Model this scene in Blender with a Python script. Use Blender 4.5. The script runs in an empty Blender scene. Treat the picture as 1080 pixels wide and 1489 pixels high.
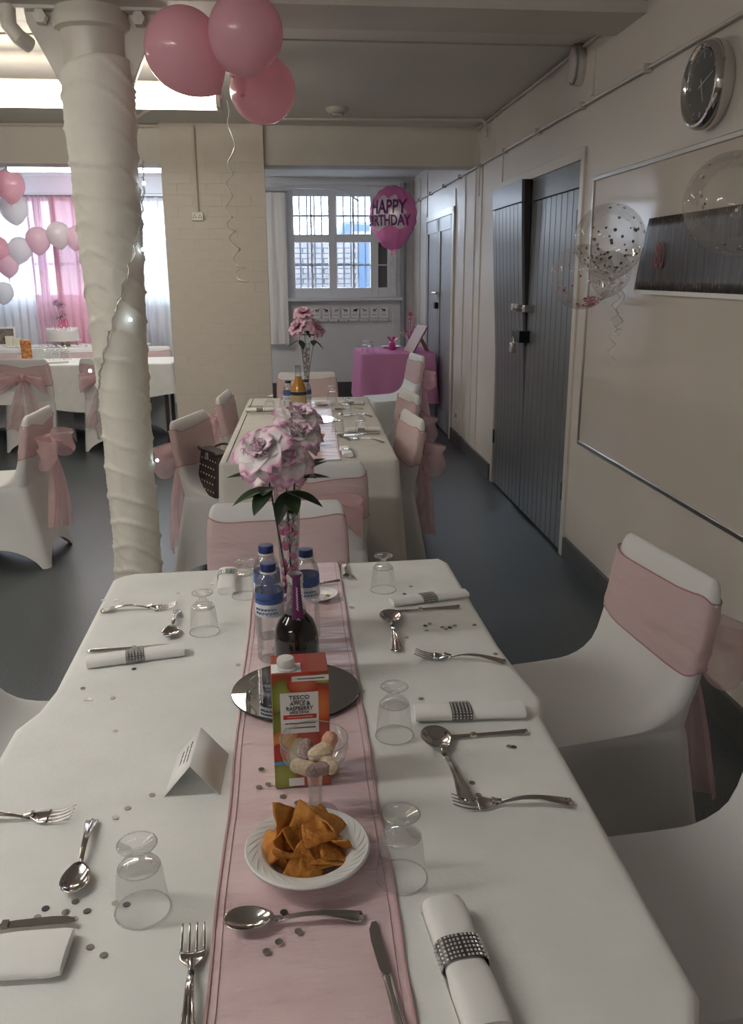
import bpy, math, random
from mathutils import Matrix, Vector, Euler, noise
from math import sin, cos, pi, radians, sqrt, atan2

S = bpy.context.scene
COL = S.collection
rnd = random.Random(7)

# ------------------------------------------------------------------ camera
cam = bpy.data.cameras.new('camera')
camo = bpy.data.objects.new('camera', cam)
COL.objects.link(camo)
cam.sensor_fit = 'HORIZONTAL'
cam.sensor_width = 36.0
cam.lens = 1230.0 / 1080.0 * 36.0
cam.clip_start = 0.02
camo.matrix_world = Matrix(((0.9945, 0.0338, -0.0996, 0.0), (-0.1051, 0.2697, -0.9572, 0.0),
                            (-0.0055, 0.9624, 0.2717, 1.5), (0, 0, 0, 1)))
S.camera = camo

# ------------------------------------------------------------------ world, exposure
world = bpy.data.worlds.new('overcast_sky')
S.world = world
world.use_nodes = True
wn = world.node_tree.nodes['Background']
wn.inputs[0].default_value = (0.74, 0.87, 1.0, 1)
wn.inputs[1].default_value = 20.0
S.view_settings.view_transform = 'Standard'
S.view_settings.look = 'None'
S.view_settings.exposure = 0.17
S.view_settings.gamma = 1.0
S.view_settings.use_curve_mapping = False
LAMP_MAIN = 25.0      # radiance of the fluorescent diffusers
LAMP_COL = (1.0, 0.97, 0.91)

# sky portals in the two window openings (they only guide sampling of the daylight)
for (x, z, w, h) in ((-2.52, 1.8, 3.6, 1.25), (0.75, 1.85, 1.3, 1.27)):
    pl = bpy.data.lights.new('window_portal', 'AREA')
    pl.shape = 'RECTANGLE'; pl.size = w; pl.size_y = h
    pl.cycles.is_portal = True
    po = bpy.data.objects.new('window_portal', pl)
    po.location = (x, 10.58, z); po.rotation_euler = (-pi / 2, 0, 0)
    COL.objects.link(po)

# ------------------------------------------------------------------ materials
MATS = {}
def newmat(name):
    m = bpy.data.materials.new(name); m.use_nodes = True
    MATS[name] = m
    nt = m.node_tree
    return m, nt, nt.nodes['Principled BSDF']
def L(nt, a, b): nt.links.new(a, b)
def texco(nt, out='Object'):
    return nt.nodes.new('ShaderNodeTexCoord').outputs[out]
def noise_node(nt, scale, detail=3, vec=None, rough=0.5):
    n = nt.nodes.new('ShaderNodeTexNoise'); n.inputs['Scale'].default_value = scale
    n.inputs['Detail'].default_value = detail; n.inputs['Roughness'].default_value = rough
    L(nt, vec if vec is not None else texco(nt), n.inputs['Vector'])
    return n
def ramp(nt, fac, stops):
    r = nt.nodes.new('ShaderNodeValToRGB')
    while len(r.color_ramp.elements) > len(stops): r.color_ramp.elements.remove(r.color_ramp.elements[-1])
    while len(r.color_ramp.elements) < len(stops): r.color_ramp.elements.new(0.5)
    for e, (p, c) in zip(r.color_ramp.elements, stops):
        e.position = p; e.color = (*c, 1)
    L(nt, fac, r.inputs[0]); return r.outputs[0]
def bump(nt, b, height, strength, dist=0.01):
    n = nt.nodes.new('ShaderNodeBump'); n.inputs['Strength'].default_value = strength
    n.inputs['Distance'].default_value = dist
    L(nt, height, n.inputs['Height']); L(nt, n.outputs[0], b.inputs['Normal'])
    return n
def mat(name, col, rough=0.5, metal=0.0, var=0.0, vscale=8.0, bmp=0.0, bscale=60.0, bdist=0.004, spec=0.5, sheen=0.0, emit=None, estr=0.0, coat=0.0):
    m, nt, b = newmat(name)
    b.inputs['Base Color'].default_value = (*col, 1)
    b.inputs['Roughness'].default_value = rough
    b.inputs['Metallic'].default_value = metal
    b.inputs['Specular IOR Level'].default_value = spec
    b.inputs['Sheen Weight'].default_value = sheen
    b.inputs['Coat Weight'].default_value = coat
    if var > 0:
        n = noise_node(nt, vscale, 4)
        lo = tuple(max(0, c * (1 - var)) for c in col); hi = tuple(min(1, c * (1 + var)) for c in col)
        L(nt, ramp(nt, n.outputs[0], [(0.3, lo), (0.7, hi)]), b.inputs['Base Color'])
    if bmp > 0:
        n = noise_node(nt, bscale, 4)
        bump(nt, b, n.outputs[0], bmp, bdist)
    if emit:
        b.inputs['Emission Color'].default_value = (*emit, 1); b.inputs['Emission Strength'].default_value = estr
    return m
def clear(name, tint=(1, 1, 1), gloss=0.06, edge=0.55, rough=0.03, haze=0.0, hazecol=(1, 1, 1)):
    """thin clear plastic or glass wall: see-through, brighter and more mirror-like at grazing angles"""
    m, nt, b = newmat(name)
    nt.nodes.remove(b)
    out = nt.nodes['Material Output']
    tr = nt.nodes.new('ShaderNodeBsdfTransparent'); tr.inputs[0].default_value = (*tint, 1)
    gl = nt.nodes.new('ShaderNodeBsdfGlossy'); gl.inputs['Roughness'].default_value = rough
    fr = nt.nodes.new('ShaderNodeFresnel'); fr.inputs[0].default_value = 1.45
    mp = nt.nodes.new('ShaderNodeMapRange')
    mp.inputs['From Min'].default_value = 0.03; mp.inputs['From Max'].default_value = 0.75
    mp.inputs['To Min'].default_value = gloss; mp.inputs['To Max'].default_value = edge
    L(nt, fr.outputs[0], mp.inputs['Value'])
    mx = nt.nodes.new('ShaderNodeMixShader')
    L(nt, mp.outputs[0], mx.inputs[0]); L(nt, tr.outputs[0], mx.inputs[1]); L(nt, gl.outputs[0], mx.inputs[2])
    last = mx.outputs[0]
    if haze > 0:
        df = nt.nodes.new('ShaderNodeBsdfDiffuse'); df.inputs[0].default_value = (*hazecol, 1)
        m2 = nt.nodes.new('ShaderNodeMixShader'); m2.inputs[0].default_value = haze
        L(nt, last, m2.inputs[1]); L(nt, df.outputs[0], m2.inputs[2]); last = m2.outputs[0]
    L(nt, last, out.inputs[0])
    return m
def sheer(name, col, cover, transl=0.5, weave=0.0, crease=0.0):
    """thin woven fabric: part see-through, part diffuse, part translucent"""
    m, nt, b = newmat(name)
    nt.nodes.remove(b)
    out = nt.nodes['Material Output']
    tr = nt.nodes.new('ShaderNodeBsdfTransparent')
    df = nt.nodes.new('ShaderNodeBsdfDiffuse'); df.inputs[0].default_value = (*col, 1)
    tl = nt.nodes.new('ShaderNodeBsdfTranslucent'); tl.inputs[0].default_value = (*col, 1)
    if crease > 0:
        mpn = nt.nodes.new('ShaderNodeMapping'); mpn.inputs['Scale'].default_value = (7, 7, 26); mpn.inputs['Rotation'].default_value = (0, 0.35, 0); L(nt, texco(nt), mpn.inputs[0])
        n = noise_node(nt, 1.0, 3, mpn.outputs[0]); bp = nt.nodes.new('ShaderNodeBump'); bp.inputs['Strength'].default_value = crease; bp.inputs['Distance'].default_value = 0.02
        L(nt, n.outputs[0], bp.inputs['Height']); L(nt, bp.outputs[0], df.inputs['Normal'])
    m1 = nt.nodes.new('ShaderNodeMixShader'); m1.inputs[0].default_value = transl
    L(nt, df.outputs[0], m1.inputs[1]); L(nt, tl.outputs[0], m1.inputs[2])
    m2 = nt.nodes.new('ShaderNodeMixShader'); m2.inputs[0].default_value = cover
    if weave > 0:
        n = noise_node(nt, 14, 3)
        mp = nt.nodes.new('ShaderNodeMapRange')
        mp.inputs['To Min'].default_value = cover - weave; mp.inputs['To Max'].default_value = cover + weave
        L(nt, n.outputs[0], mp.inputs['Value']); L(nt, mp.outputs[0], m2.inputs[0])
    L(nt, tr.outputs[0], m2.inputs[1]); L(nt, m1.outputs[0], m2.inputs[2]); L(nt, m2.outputs[0], out.inputs[0])
    return m
def blobs(name, base, spots, rough=0.4, axes=(0, 2)):
    """flat print: soft-edged coloured ellipses at fixed places in the object's own coordinates"""
    m, nt, b = newmat(name)
    b.inputs['Roughness'].default_value = rough
    sp = nt.nodes.new('ShaderNodeSeparateXYZ'); L(nt, texco(nt), sp.inputs[0])
    nz = noise_node(nt, 60, 3)
    cur = None
    for (cx, cz, rx, rz, c, c2) in spots:
        dx = nt.nodes.new('ShaderNodeMath'); dx.operation = 'SUBTRACT'; L(nt, sp.outputs[axes[0]], dx.inputs[0]); dx.inputs[1].default_value = cx
        dx2 = nt.nodes.new('ShaderNodeMath'); dx2.operation = 'DIVIDE'; L(nt, dx.outputs[0], dx2.inputs[0]); dx2.inputs[1].default_value = rx
        dz = nt.nodes.new('ShaderNodeMath'); dz.operation = 'SUBTRACT'; L(nt, sp.outputs[axes[1]], dz.inputs[0]); dz.inputs[1].default_value = cz
        dz2 = nt.nodes.new('ShaderNodeMath'); dz2.operation = 'DIVIDE'; L(nt, dz.outputs[0], dz2.inputs[0]); dz2.inputs[1].default_value = rz
        a = nt.nodes.new('ShaderNodeMath'); a.operation = 'MULTIPLY'; L(nt, dx2.outputs[0], a.inputs[0]); L(nt, dx2.outputs[0], a.inputs[1])
        q = nt.nodes.new('ShaderNodeMath'); q.operation = 'MULTIPLY_ADD'; L(nt, dz2.outputs[0], q.inputs[0]); L(nt, dz2.outputs[0], q.inputs[1]); L(nt, a.outputs[0], q.inputs[2])
        mk = nt.nodes.new('ShaderNodeMapRange'); L(nt, q.outputs[0], mk.inputs['Value'])
        mk.inputs['From Min'].default_value = 1.05; mk.inputs['From Max'].default_value = 0.9
        colr = ramp(nt, q.outputs[0], [(0.0, c2), (0.9, c)])
        mx = nt.nodes.new('ShaderNodeMix'); mx.data_type = 'RGBA'
        L(nt, mk.outputs[0], mx.inputs[0])
        if cur is None: mx.inputs[6].default_value = (*base, 1)
        else: L(nt, cur, mx.inputs[6])
        L(nt, colr, mx.inputs[7]); cur = mx.outputs[2]
    L(nt, cur, b.inputs['Base Color'])
    return m

def latex(name, col, tr=0.5):
    m, nt, b = newmat(name); out = nt.nodes['Material Output']
    b.inputs['Base Color'].default_value = (*col, 1); b.inputs['Roughness'].default_value = 0.2; b.inputs['Coat Weight'].default_value = 0.2
    tl = nt.nodes.new('ShaderNodeBsdfTranslucent'); tl.inputs[0].default_value = (*col, 1)
    mx = nt.nodes.new('ShaderNodeMixShader'); mx.inputs[0].default_value = tr
    L(nt, b.outputs[0], mx.inputs[1]); L(nt, tl.outputs[0], mx.inputs[2]); L(nt, mx.outputs[0], out.inputs[0])
    return m
mat('wall_paint', (0.66, 0.615, 0.57), 0.42, var=0.05, vscale=1.5, bmp=0.12, bscale=40)
mat('far_wall_paint', (0.74, 0.74, 0.75), 0.45, var=0.04, vscale=2.0, bmp=0.1, bscale=30)
mat('brick_paint', (0.60, 0.55, 0.49), 0.55, var=0.04, vscale=6, bmp=0.25, bscale=50)
mat('ceiling_paint', (0.70, 0.675, 0.64), 0.55, var=0.04, vscale=1.2)
mat('beam_paint', (0.60, 0.57, 0.53), 0.5, var=0.05, vscale=2)
mat('trim_paint', (0.66, 0.62, 0.56), 0.35)
mat('conduit_paint', (0.56, 0.52, 0.48), 0.4)
mat('skirting_grey', (0.085, 0.085, 0.08), 0.45, var=0.15, vscale=9)
mat('window_paint', (0.74, 0.76, 0.78), 0.4)
mat('door_grey', (0.135, 0.14, 0.15), 0.33, var=0.10, vscale=5, bmp=0.15, bscale=25)
mat('door_dark', (0.02, 0.02, 0.02), 0.7)
mat('black_metal', (0.015, 0.015, 0.016), 0.4, 0.6)
mat('steel', (0.55, 0.54, 0.52), 0.3, 1.0)
mat('chrome', (0.66, 0.64, 0.62), 0.10, 1.0)
mat('cutlery_silver', (0.60, 0.57, 0.55), 0.12, 1.0)
mat('mirror_glass', (0.40, 0.39, 0.39), 0.01, 1.0)
mat('white_plastic', (0.78, 0.78, 0.77), 0.3)
mat('socket_plastic', (0.72, 0.70, 0.66), 0.35)
mat('white_tulle', (0.84, 0.81, 0.74), 0.8, var=0.03, vscale=10, bmp=0.08, bscale=120, bdist=0.004)
mat('cover_white', (0.69, 0.69, 0.69), 0.75, bmp=0.06, bscale=300, sheen=0.1)
mat('cover_cream', (0.66, 0.58, 0.52), 0.8, bmp=0.06, bscale=300)
mat('foliage', (0.028, 0.055, 0.022), 0.5, var=0.4, vscale=25)
mat('stem_green', (0.03, 0.06, 0.03), 0.5)
latex('pink_balloon', (0.95, 0.61, 0.69))
latex('pink_balloon_arch', (0.95, 0.74, 0.81))
latex('white_balloon', (0.94, 0.95, 0.96))
latex('pale_balloon', (0.92, 0.88, 0.87))
mat('foil_pink', (0.84, 0.26, 0.58), 0.25, 0.45, bmp=0.4, bscale=14, bdist=0.01)
mat('foil_white', (0.78, 0.70, 0.80), 0.3, 0.3)
mat('foil_purple', (0.16, 0.02, 0.17), 0.35)
mat('ribbon_silver', (0.80, 0.78, 0.76), 0.3, 0.4)
mat('ribbon_pale', (0.72, 0.66, 0.64), 0.4)
mat('confetti_silver', (0.42, 0.40, 0.38), 0.28, 0.85)
mat('confetti_dark', (0.09, 0.085, 0.085), 0.4, 0.4)
mat('confetti_pink', (0.68, 0.10, 0.25), 0.5)
mat('blue_cap', (0.022, 0.035, 0.15), 0.35)
mat('cap_black', (0.02, 0.02, 0.025), 0.4)
mat('label_blue', (0.07, 0.13, 0.36), 0.4, var=0.3, vscale=30)
mat('label_white', (0.72, 0.74, 0.78), 0.4)
mat('label_purple', (0.13, 0.02, 0.11), 0.4)
mat('wine_dark', (0.010, 0.004, 0.006), 0.06, coat=0.4)
mat('cider', (0.50, 0.24, 0.05), 0.1)
mat('label_cream', (0.55, 0.42, 0.22), 0.5)
mat('card_white', (0.87, 0.865, 0.85), 0.6)
mat('ink', (0.03, 0.03, 0.035), 0.6)
mat('ink_red', (0.60, 0.05, 0.035), 0.5)
mat('banner_red', (0.30, 0.055, 0.05), 0.5)
mat('ink_grey', (0.25, 0.25, 0.26), 0.6)
mat('ink_blue', (0.10, 0.38, 0.68), 0.5)
mat('diamond', (0.92, 0.92, 0.92), 0.22, 0.75)
mat('ring_band', (0.20, 0.20, 0.20), 0.3, 0.8)
mat('table_wood', (0.35, 0.24, 0.15), 0.5)
mat('table_leg', (0.05, 0.03, 0.025), 0.4, 0.3)
mat('bag_brown', (0.035, 0.022, 0.02), 0.45)
mat('bag_dot', (0.75, 0.68, 0.66), 0.5)
mat('clock_face', (0.014, 0.014, 0.015), 0.12)
mat('clock_mark', (0.55, 0.53, 0.50), 0.4)
mat('frame_wood', (0.33, 0.17, 0.15), 0.5)
mat('icing', (0.85, 0.83, 0.80), 0.6, bmp=0.3, bscale=80)
mat('wax', (0.80, 0.76, 0.60), 0.4)
mat('petals_white', (0.82, 0.80, 0.80), 0.7)
mat('pink_plastic_cloth', (0.75, 0.22, 0.50), 0.35, bmp=0.1, bscale=12)
mat('magenta', (0.55, 0.02, 0.25), 0.35)
mat('pink_icing', (0.72, 0.12, 0.28), 0.5)
mat('photo_print', (0.18, 0.14, 0.11), 0.4, var=0.7, vscale=18)
mat('carton_orange', (0.50, 0.20, 0.06), 0.5, var=0.7, vscale=30)
mat('string_white', (0.70, 0.70, 0.70), 0.6)
mat('fairy_wire', (0.55, 0.54, 0.50), 0.3, 0.6)
mat('fairy_bulb', (1, 1, 1), 0.4, emit=(0.75, 0.90, 1.0), estr=8.0)
mat('lamp_diffuser', (0.9, 0.9, 0.88), 0.4, emit=LAMP_COL, estr=LAMP_MAIN)
mat('lamp_diffuser_warm', (0.9, 0.88, 0.82), 0.4, emit=(1.0, 0.90, 0.75), estr=LAMP_MAIN * 0.66)
mat('lamp_body', (0.72, 0.70, 0.64), 0.4)
mat('sugar_white', (0.74, 0.60, 0.42), 0.75, var=0.2, vscale=200, bmp=0.8, bscale=500, bdist=0.002)
mat('sugar_pink', (0.66, 0.36, 0.26), 0.75, var=0.2, vscale=200, bmp=0.8, bscale=500, bdist=0.002)
mat('sugar_dark', (0.36, 0.25, 0.24), 0.75, var=0.5, vscale=250, bmp=0.8, bscale=500, bdist=0.002)
mat('asphalt', (0.10, 0.10, 0.105), 0.9)
mat('outdoor_blue', (0.008, 0.028, 0.085), 0.5)
mat('outdoor_brick', (0.075, 0.068, 0.07), 0.8, var=0.25, vscale=6)
mat('bar_metal', (0.10, 0.12, 0.14), 0.6)
mat('grey_panel', (0.13, 0.13, 0.135), 0.7)
mat('beads_clear', (0.62, 0.60, 0.62), 0.06, 0.5)
mat('beads_pink', (0.66, 0.16, 0.38), 0.08, 0.2, coat=0.5)
mat('bowl_ceramic', (0.72, 0.62, 0.52), 0.4)
clear('clear_plastic', (0.992, 0.994, 0.992), 0.02, 0.42, 0.05, haze=0.05, hazecol=(0.85, 0.85, 0.84))
clear('glass', (0.98, 0.98, 0.98), 0.05, 0.60, 0.03, haze=0.12, hazecol=(0.85, 0.85, 0.85))
clear('pane', (0.97, 0.98, 1.0), 0.04, 0.7, 0.01)
clear('water_pet', (0.965, 0.97, 0.975), 0.10, 0.6, 0.06, haze=0.04, hazecol=(0.85, 0.85, 0.85))
clear('balloon_clear', (0.97, 0.965, 0.96), 0.03, 0.28, 0.04, haze=0.06, hazecol=(0.75, 0.72, 0.70))
sheer('organza_pink', (0.82, 0.61, 0.62), 0.68, 0.25, crease=0.7)
sheer('organza_bow', (0.86, 0.61, 0.63), 0.48, 0.5, weave=0.1)
sheer('organza_lilac', (0.86, 0.62, 0.72), 0.96, 0.10)
sheer('curtain_white', (0.86, 0.88, 0.92), 0.94, 0.20)
sheer('curtain_pink', (0.86, 0.50, 0.62), 0.985, 0.08)
sheer('plastic_pink_sheer', (0.88, 0.40, 0.68), 0.88, 0.3)

# tablecloth: woven white cotton-paper with faint blotches and creases
for nm_, lo_, hi_ in (('tablecloth_white', (0.79, 0.80, 0.78), (0.86, 0.865, 0.845)), ('tablecloth_dimmed', (0.60, 0.575, 0.54), (0.66, 0.635, 0.60))):  # second set: white cloth darkened, the weaker light there put into its colour
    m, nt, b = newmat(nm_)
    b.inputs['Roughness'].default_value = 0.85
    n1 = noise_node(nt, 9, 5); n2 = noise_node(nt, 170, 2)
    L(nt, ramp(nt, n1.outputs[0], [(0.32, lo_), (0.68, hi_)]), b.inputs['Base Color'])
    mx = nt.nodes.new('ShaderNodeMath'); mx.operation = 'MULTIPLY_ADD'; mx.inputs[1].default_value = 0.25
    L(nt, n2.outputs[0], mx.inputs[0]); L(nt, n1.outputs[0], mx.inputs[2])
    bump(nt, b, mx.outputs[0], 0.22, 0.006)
# satin runner
m, nt, b = newmat('satin_pink')
b.inputs['Roughness'].default_value = 0.38; b.inputs['Sheen Weight'].default_value = 0.25
b.inputs['Specular IOR Level'].default_value = 0.6
mpn = nt.nodes.new('ShaderNodeMapping'); mpn.inputs['Scale'].default_value = (4, 14, 4); L(nt, texco(nt), mpn.inputs[0])
n1 = noise_node(nt, 1.6, 4, mpn.outputs[0]); n2 = noise_node(nt, 240, 2)
L(nt, ramp(nt, n1.outputs[0], [(0.3, (0.69, 0.50, 0.52)), (0.7, (0.77, 0.58, 0.60))]), b.inputs['Base Color'])
mx = nt.nodes.new('ShaderNodeMath'); mx.operation = 'MULTIPLY_ADD'; mx.inputs[1].default_value = 0.05
L(nt, n2.outputs[0], mx.inputs[0]); L(nt, n1.outputs[0], mx.inputs[2])
bump(nt, b, mx.outputs[0], 0.8, 0.016)
mat('satin_hem', (0.56, 0.35, 0.37), 0.5)
mat('sash_edge', (0.42, 0.20, 0.22), 0.5)
# floor: dark speckled vinyl
m, nt, b = newmat('floor_vinyl')
b.inputs['Roughness'].default_value = 0.36
n1 = noise_node(nt, 140, 2); n2 = noise_node(nt, 1.3, 3)
c1 = ramp(nt, n1.outputs[0], [(0.42, (0.044, 0.055, 0.063)), (0.62, (0.10, 0.115, 0.125))])
mxc = nt.nodes.new('ShaderNodeMix'); mxc.data_type = 'RGBA'; mxc.inputs[0].default_value = 0.35
L(nt, c1, mxc.inputs[6]); L(nt, ramp(nt, n2.outputs[0], [(0.3, (0.048, 0.055, 0.060)), (0.7, (0.068, 0.075, 0.08))]), mxc.inputs[7])
L(nt, mxc.outputs[2], b.inputs['Base Color'])
# whiteboard enamel
mat('whiteboard_enamel', (0.60, 0.55, 0.50), 0.06, var=0.02, vscale=2)
# tortilla chip
m, nt, b = newmat('tortilla')
b.inputs['Roughness'].default_value = 0.75
n1 = noise_node(nt, 90, 4); n2 = noise_node(nt, 400, 3)
L(nt, ramp(nt, n1.outputs[0], [(0.26, (0.24, 0.06, 0.012)), (0.42, (0.52, 0.19, 0.028)), (0.60, (0.62, 0.27, 0.05)), (0.8, (0.70, 0.38, 0.11))]), b.inputs['Base Color'])
bump(nt, b, n2.outputs[0], 0.6, 0.003)
# petals: white with a magenta lip; U = across, V = along the petal
m, nt, b = newmat('rose_petal')
b.inputs['Roughness'].default_value = 0.6; b.inputs['Sheen Weight'].default_value = 0.2
uvn = nt.nodes.new('ShaderNodeUVMap'); sx = nt.nodes.new('ShaderNodeSeparateXYZ'); L(nt, uvn.outputs[0], sx.inputs[0])
nz = noise_node(nt, 40, 2)
ad = nt.nodes.new('ShaderNodeMath'); ad.operation = 'MULTIPLY_ADD'; ad.inputs[1].default_value = 0.07; L(nt, nz.outputs[0], ad.inputs[0]); L(nt, sx.outputs[1], ad.inputs[2])
L(nt, ramp(nt, ad.outputs[0], [(0.0, (0.84, 0.76, 0.77)), (0.76, (0.92, 0.87, 0.88)), (0.95, (0.86, 0.66, 0.74)), (1.0, (0.64, 0.27, 0.48))]), b.inputs['Base Color'])
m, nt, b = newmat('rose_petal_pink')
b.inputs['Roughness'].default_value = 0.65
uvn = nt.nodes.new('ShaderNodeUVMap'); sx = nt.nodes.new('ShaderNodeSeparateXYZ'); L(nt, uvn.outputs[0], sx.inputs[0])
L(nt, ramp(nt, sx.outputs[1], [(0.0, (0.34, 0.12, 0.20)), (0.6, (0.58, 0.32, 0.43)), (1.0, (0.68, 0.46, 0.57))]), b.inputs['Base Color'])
# banner print: dark vertical streaks with sparkling borders (local y along, z up)
m, nt, b = newmat('banner_print')
b.inputs['Roughness'].default_value = 0.35
mpn = nt.nodes.new('ShaderNodeMapping'); mpn.inputs['Scale'].default_value = (1, 60, 5); L(nt, texco(nt), mpn.inputs[0])
n1 = noise_node(nt, 1.0, 4, mpn.outputs[0])
c1 = ramp(nt, n1.outputs[0], [(0.35, (0.012, 0.008, 0.009)), (0.55, (0.045, 0.036, 0.038)), (0.75, (0.10, 0.085, 0.085))])
mp2 = nt.nodes.new('ShaderNodeMapping'); mp2.inputs['Scale'].default_value = (1, 70, 40); L(nt, texco(nt), mp2.inputs[0])
n2 = noise_node(nt, 1.0, 2, mp2.outputs[0])
sp = nt.nodes.new('ShaderNodeSeparateXYZ'); L(nt, texco(nt), sp.inputs[0])
az = nt.nodes.new('ShaderNodeMath'); az.operation = 'ABSOLUTE'; L(nt, sp.outputs[2], az.inputs[0])
mk = nt.nodes.new('ShaderNodeMapRange'); mk.inputs['From Min'].default_value = 0.08; mk.inputs['From Max'].default_value = 0.13; L(nt, az.outputs[0], mk.inputs['Value'])
th = nt.nodes.new('ShaderNodeMapRange'); th.inputs['From Min'].default_value = 0.56; th.inputs['From Max'].default_value = 0.66; L(nt, n2.outputs[0], th.inputs['Value'])
ml = nt.nodes.new('ShaderNodeMath'); ml.operation = 'MULTIPLY'; L(nt, mk.outputs[0], ml.inputs[0]); L(nt, th.outputs[0], ml.inputs[1])
mxc = nt.nodes.new('ShaderNodeMix'); mxc.data_type = 'RGBA'; L(nt, ml.outputs[0], mxc.inputs[0]); L(nt, c1, mxc.inputs[6]); mxc.inputs[7].default_value = (0.34, 0.22, 0.18, 1)
L(nt, mxc.outputs[2], b.inputs['Base Color'])
# carton print (local x across, z up; front face)
R_, G_, O_, Y_ = (0.42, 0.03, 0.02), (0.20, 0.23, 0.03), (0.55, 0.12, 0.02), (0.60, 0.40, 0.10)
blobs('carton_print', (0.34, 0.06, 0.025), [
    (-0.025, 0.150, 0.022, 0.030, (0.16, 0.16, 0.02), (0.34, 0.36, 0.08)), (0.004, 0.172, 0.024, 0.02, (0.40, 0.03, 0.02), (0.60, 0.16, 0.08)),
    (0.030, 0.135, 0.022, 0.028, (0.50, 0.06, 0.02), (0.70, 0.22, 0.06)), (0.036, 0.178, 0.018, 0.008, G_, (0.45, 0.50, 0.2)),
    (-0.03, 0.105, 0.018, 0.025, (0.10, 0.12, 0.015), (0.24, 0.26, 0.05)), (0.036, 0.082, 0.016, 0.025, R_, (0.6, 0.10, 0.05)),
    (-0.022, 0.078, 0.026, 0.020, (0.55, 0.14, 0.03), (0.75, 0.40, 0.12)), (0.010, 0.082, 0.018, 0.016, R_, (0.55, 0.08, 0.05)),
    (-0.034, 0.056, 0.014, 0.02, R_, (0.5, 0.05, 0.03)), (0.022, 0.055, 0.024, 0.014, (0.12, 0.14, 0.02), (0.32, 0.34, 0.08)),
    (-0.004, 0.058, 0.015, 0.026, (0.55, 0.56, 0.40), (0.78, 0.76, 0.62)), (-0.03, 0.020, 0.022, 0.028, (0.17, 0.20, 0.02), (0.38, 0.40, 0.10)),
    (0.02, 0.012, 0.03, 0.016, (0.30, 0.05, 0.03), (0.5, 0.12, 0.06))])

# ------------------------------------------------------------------ mesh helpers
class MB:
    def __init__(s): s.v = []; s.f = []; s.uv = []
    def add(s, verts, faces):
        o = len(s.v); s.v += [tuple(p) for p in verts]; s.f += [tuple(i + o for i in f) for f in faces]; return s
    def box(s, x0, x1, y0, y1, z0, z1):
        return s.add([(x0, y0, z0), (x1, y0, z0), (x1, y1, z0), (x0, y1, z0), (x0, y0, z1), (x1, y0, z1), (x1, y1, z1), (x0, y1, z1)],
                     [(0, 3, 2, 1), (4, 5, 6, 7), (0, 1, 5, 4), (1, 2, 6, 5), (2, 3, 7, 6), (3, 0, 4, 7)])
    def loft(s, rings, closed=True, cap0=True, cap1=True):
        n = len(rings[0]); vs = [p for r in rings for p in r]; fs = []
        for i in range(len(rings) - 1):
            for j in range(n if closed else n - 1):
                k = (j + 1) % n
                fs.append((i * n + j, i * n + k, (i + 1) * n + k, (i + 1) * n + j))
        if cap0: fs.append(tuple(range(n - 1, -1, -1)))
        if cap1: fs.append(tuple((len(rings) - 1) * n + j for j in range(n)))
        return s.add(vs, fs)
    def lathe(s, prof, n=24, c=(0, 0, 0), cap0=False, cap1=False):
        return s.loft([[(c[0] + r * cos(2 * pi * j / n), c[1] + r * sin(2 * pi * j / n), c[2] + z) for j in range(n)] for r, z in prof], True, cap0, cap1)
    def tube(s, pts, r, n=8, caps=True):
        pts = [Vector(p) for p in pts]; rings = []
        prev = None
        for i, p in enumerate(pts):
            t = (pts[min(i + 1, len(pts) - 1)] - pts[max(i - 1, 0)])
            if t.length < 1e-9: t = Vector((0, 0, 1))
            t.normalize()
            if prev is None:
                a = Vector((0, 0, 1)) if abs(t.z) < 0.9 else Vector((1, 0, 0))
                u = t.cross(a).normalized()
            else:
                u = (prev - t * prev.dot(t)).normalized()
            prev = u; w = t.cross(u)
            rr = r[i] if isinstance(r, (list, tuple)) else r
            rings.append([p + (u * cos(2 * pi * j / n) + w * sin(2 * pi * j / n)) * rr for j in range(n)])
        return s.loft(rings, True, caps, caps)
    def grid(s, fn, nu, nv, uv=False):
        o = len(s.v)
        vs = [fn(i / nu, j / nv) for j in range(nv + 1) for i in range(nu + 1)]
        fs = [(j * (nu + 1) + i, j * (nu + 1) + i + 1, (j + 1) * (nu + 1) + i + 1, (j + 1) * (nu + 1) + i) for j in range(nv) for i in range(nu)]
        if uv:
            for f in fs:
                for k in f: s.uv.append(((k % (nu + 1)) / nu, (k // (nu + 1)) / nv))
        return s.add(vs, fs)
    def prism(s, outline, z0, z1):
        n = len(outline)
        return s.loft([[(x, y, z0) for x, y in outline], [(x, y, z1) for x, y in outline]])
    def mesh(s, name, m, ang=35):
        me = bpy.data.meshes.new(name)
        me.from_pydata(s.v, [], s.f)
        if s.uv and len(s.uv) == len(me.loops):
            l = me.uv_layers.new(name='UVMap')
            for i, c in enumerate(s.uv): l.data[i].uv = c
        me.materials.append(MATS[m])
        if ang is not None:
            for p in me.polygons: p.use_smooth = True
            me.set_sharp_from_angle(angle=radians(ang))
        me.update()
        return me
    def build(s, name, m, parent=None, loc=None, rot=None, ang=35, solid=0, bev=0):
        return link(name, s.mesh(name, m, ang), parent, loc, rot, solid, bev)
def link(name, me, parent=None, loc=None, rot=None, solid=0, bev=0):
    o = bpy.data.objects.new(name, me); COL.objects.link(o)
    if parent is not None: o.parent = parent
    if loc is not None: o.location = loc
    if rot is not None: o.rotation_euler = rot
    if solid:
        md = o.modifiers.new('thickness', 'SOLIDIFY'); md.thickness = solid; md.offset = 0
    if bev:
        md = o.modifiers.new('soft_edge', 'BEVEL'); md.width = bev; md.segments = 2; md.limit_method = 'ANGLE'
    return o
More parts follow.
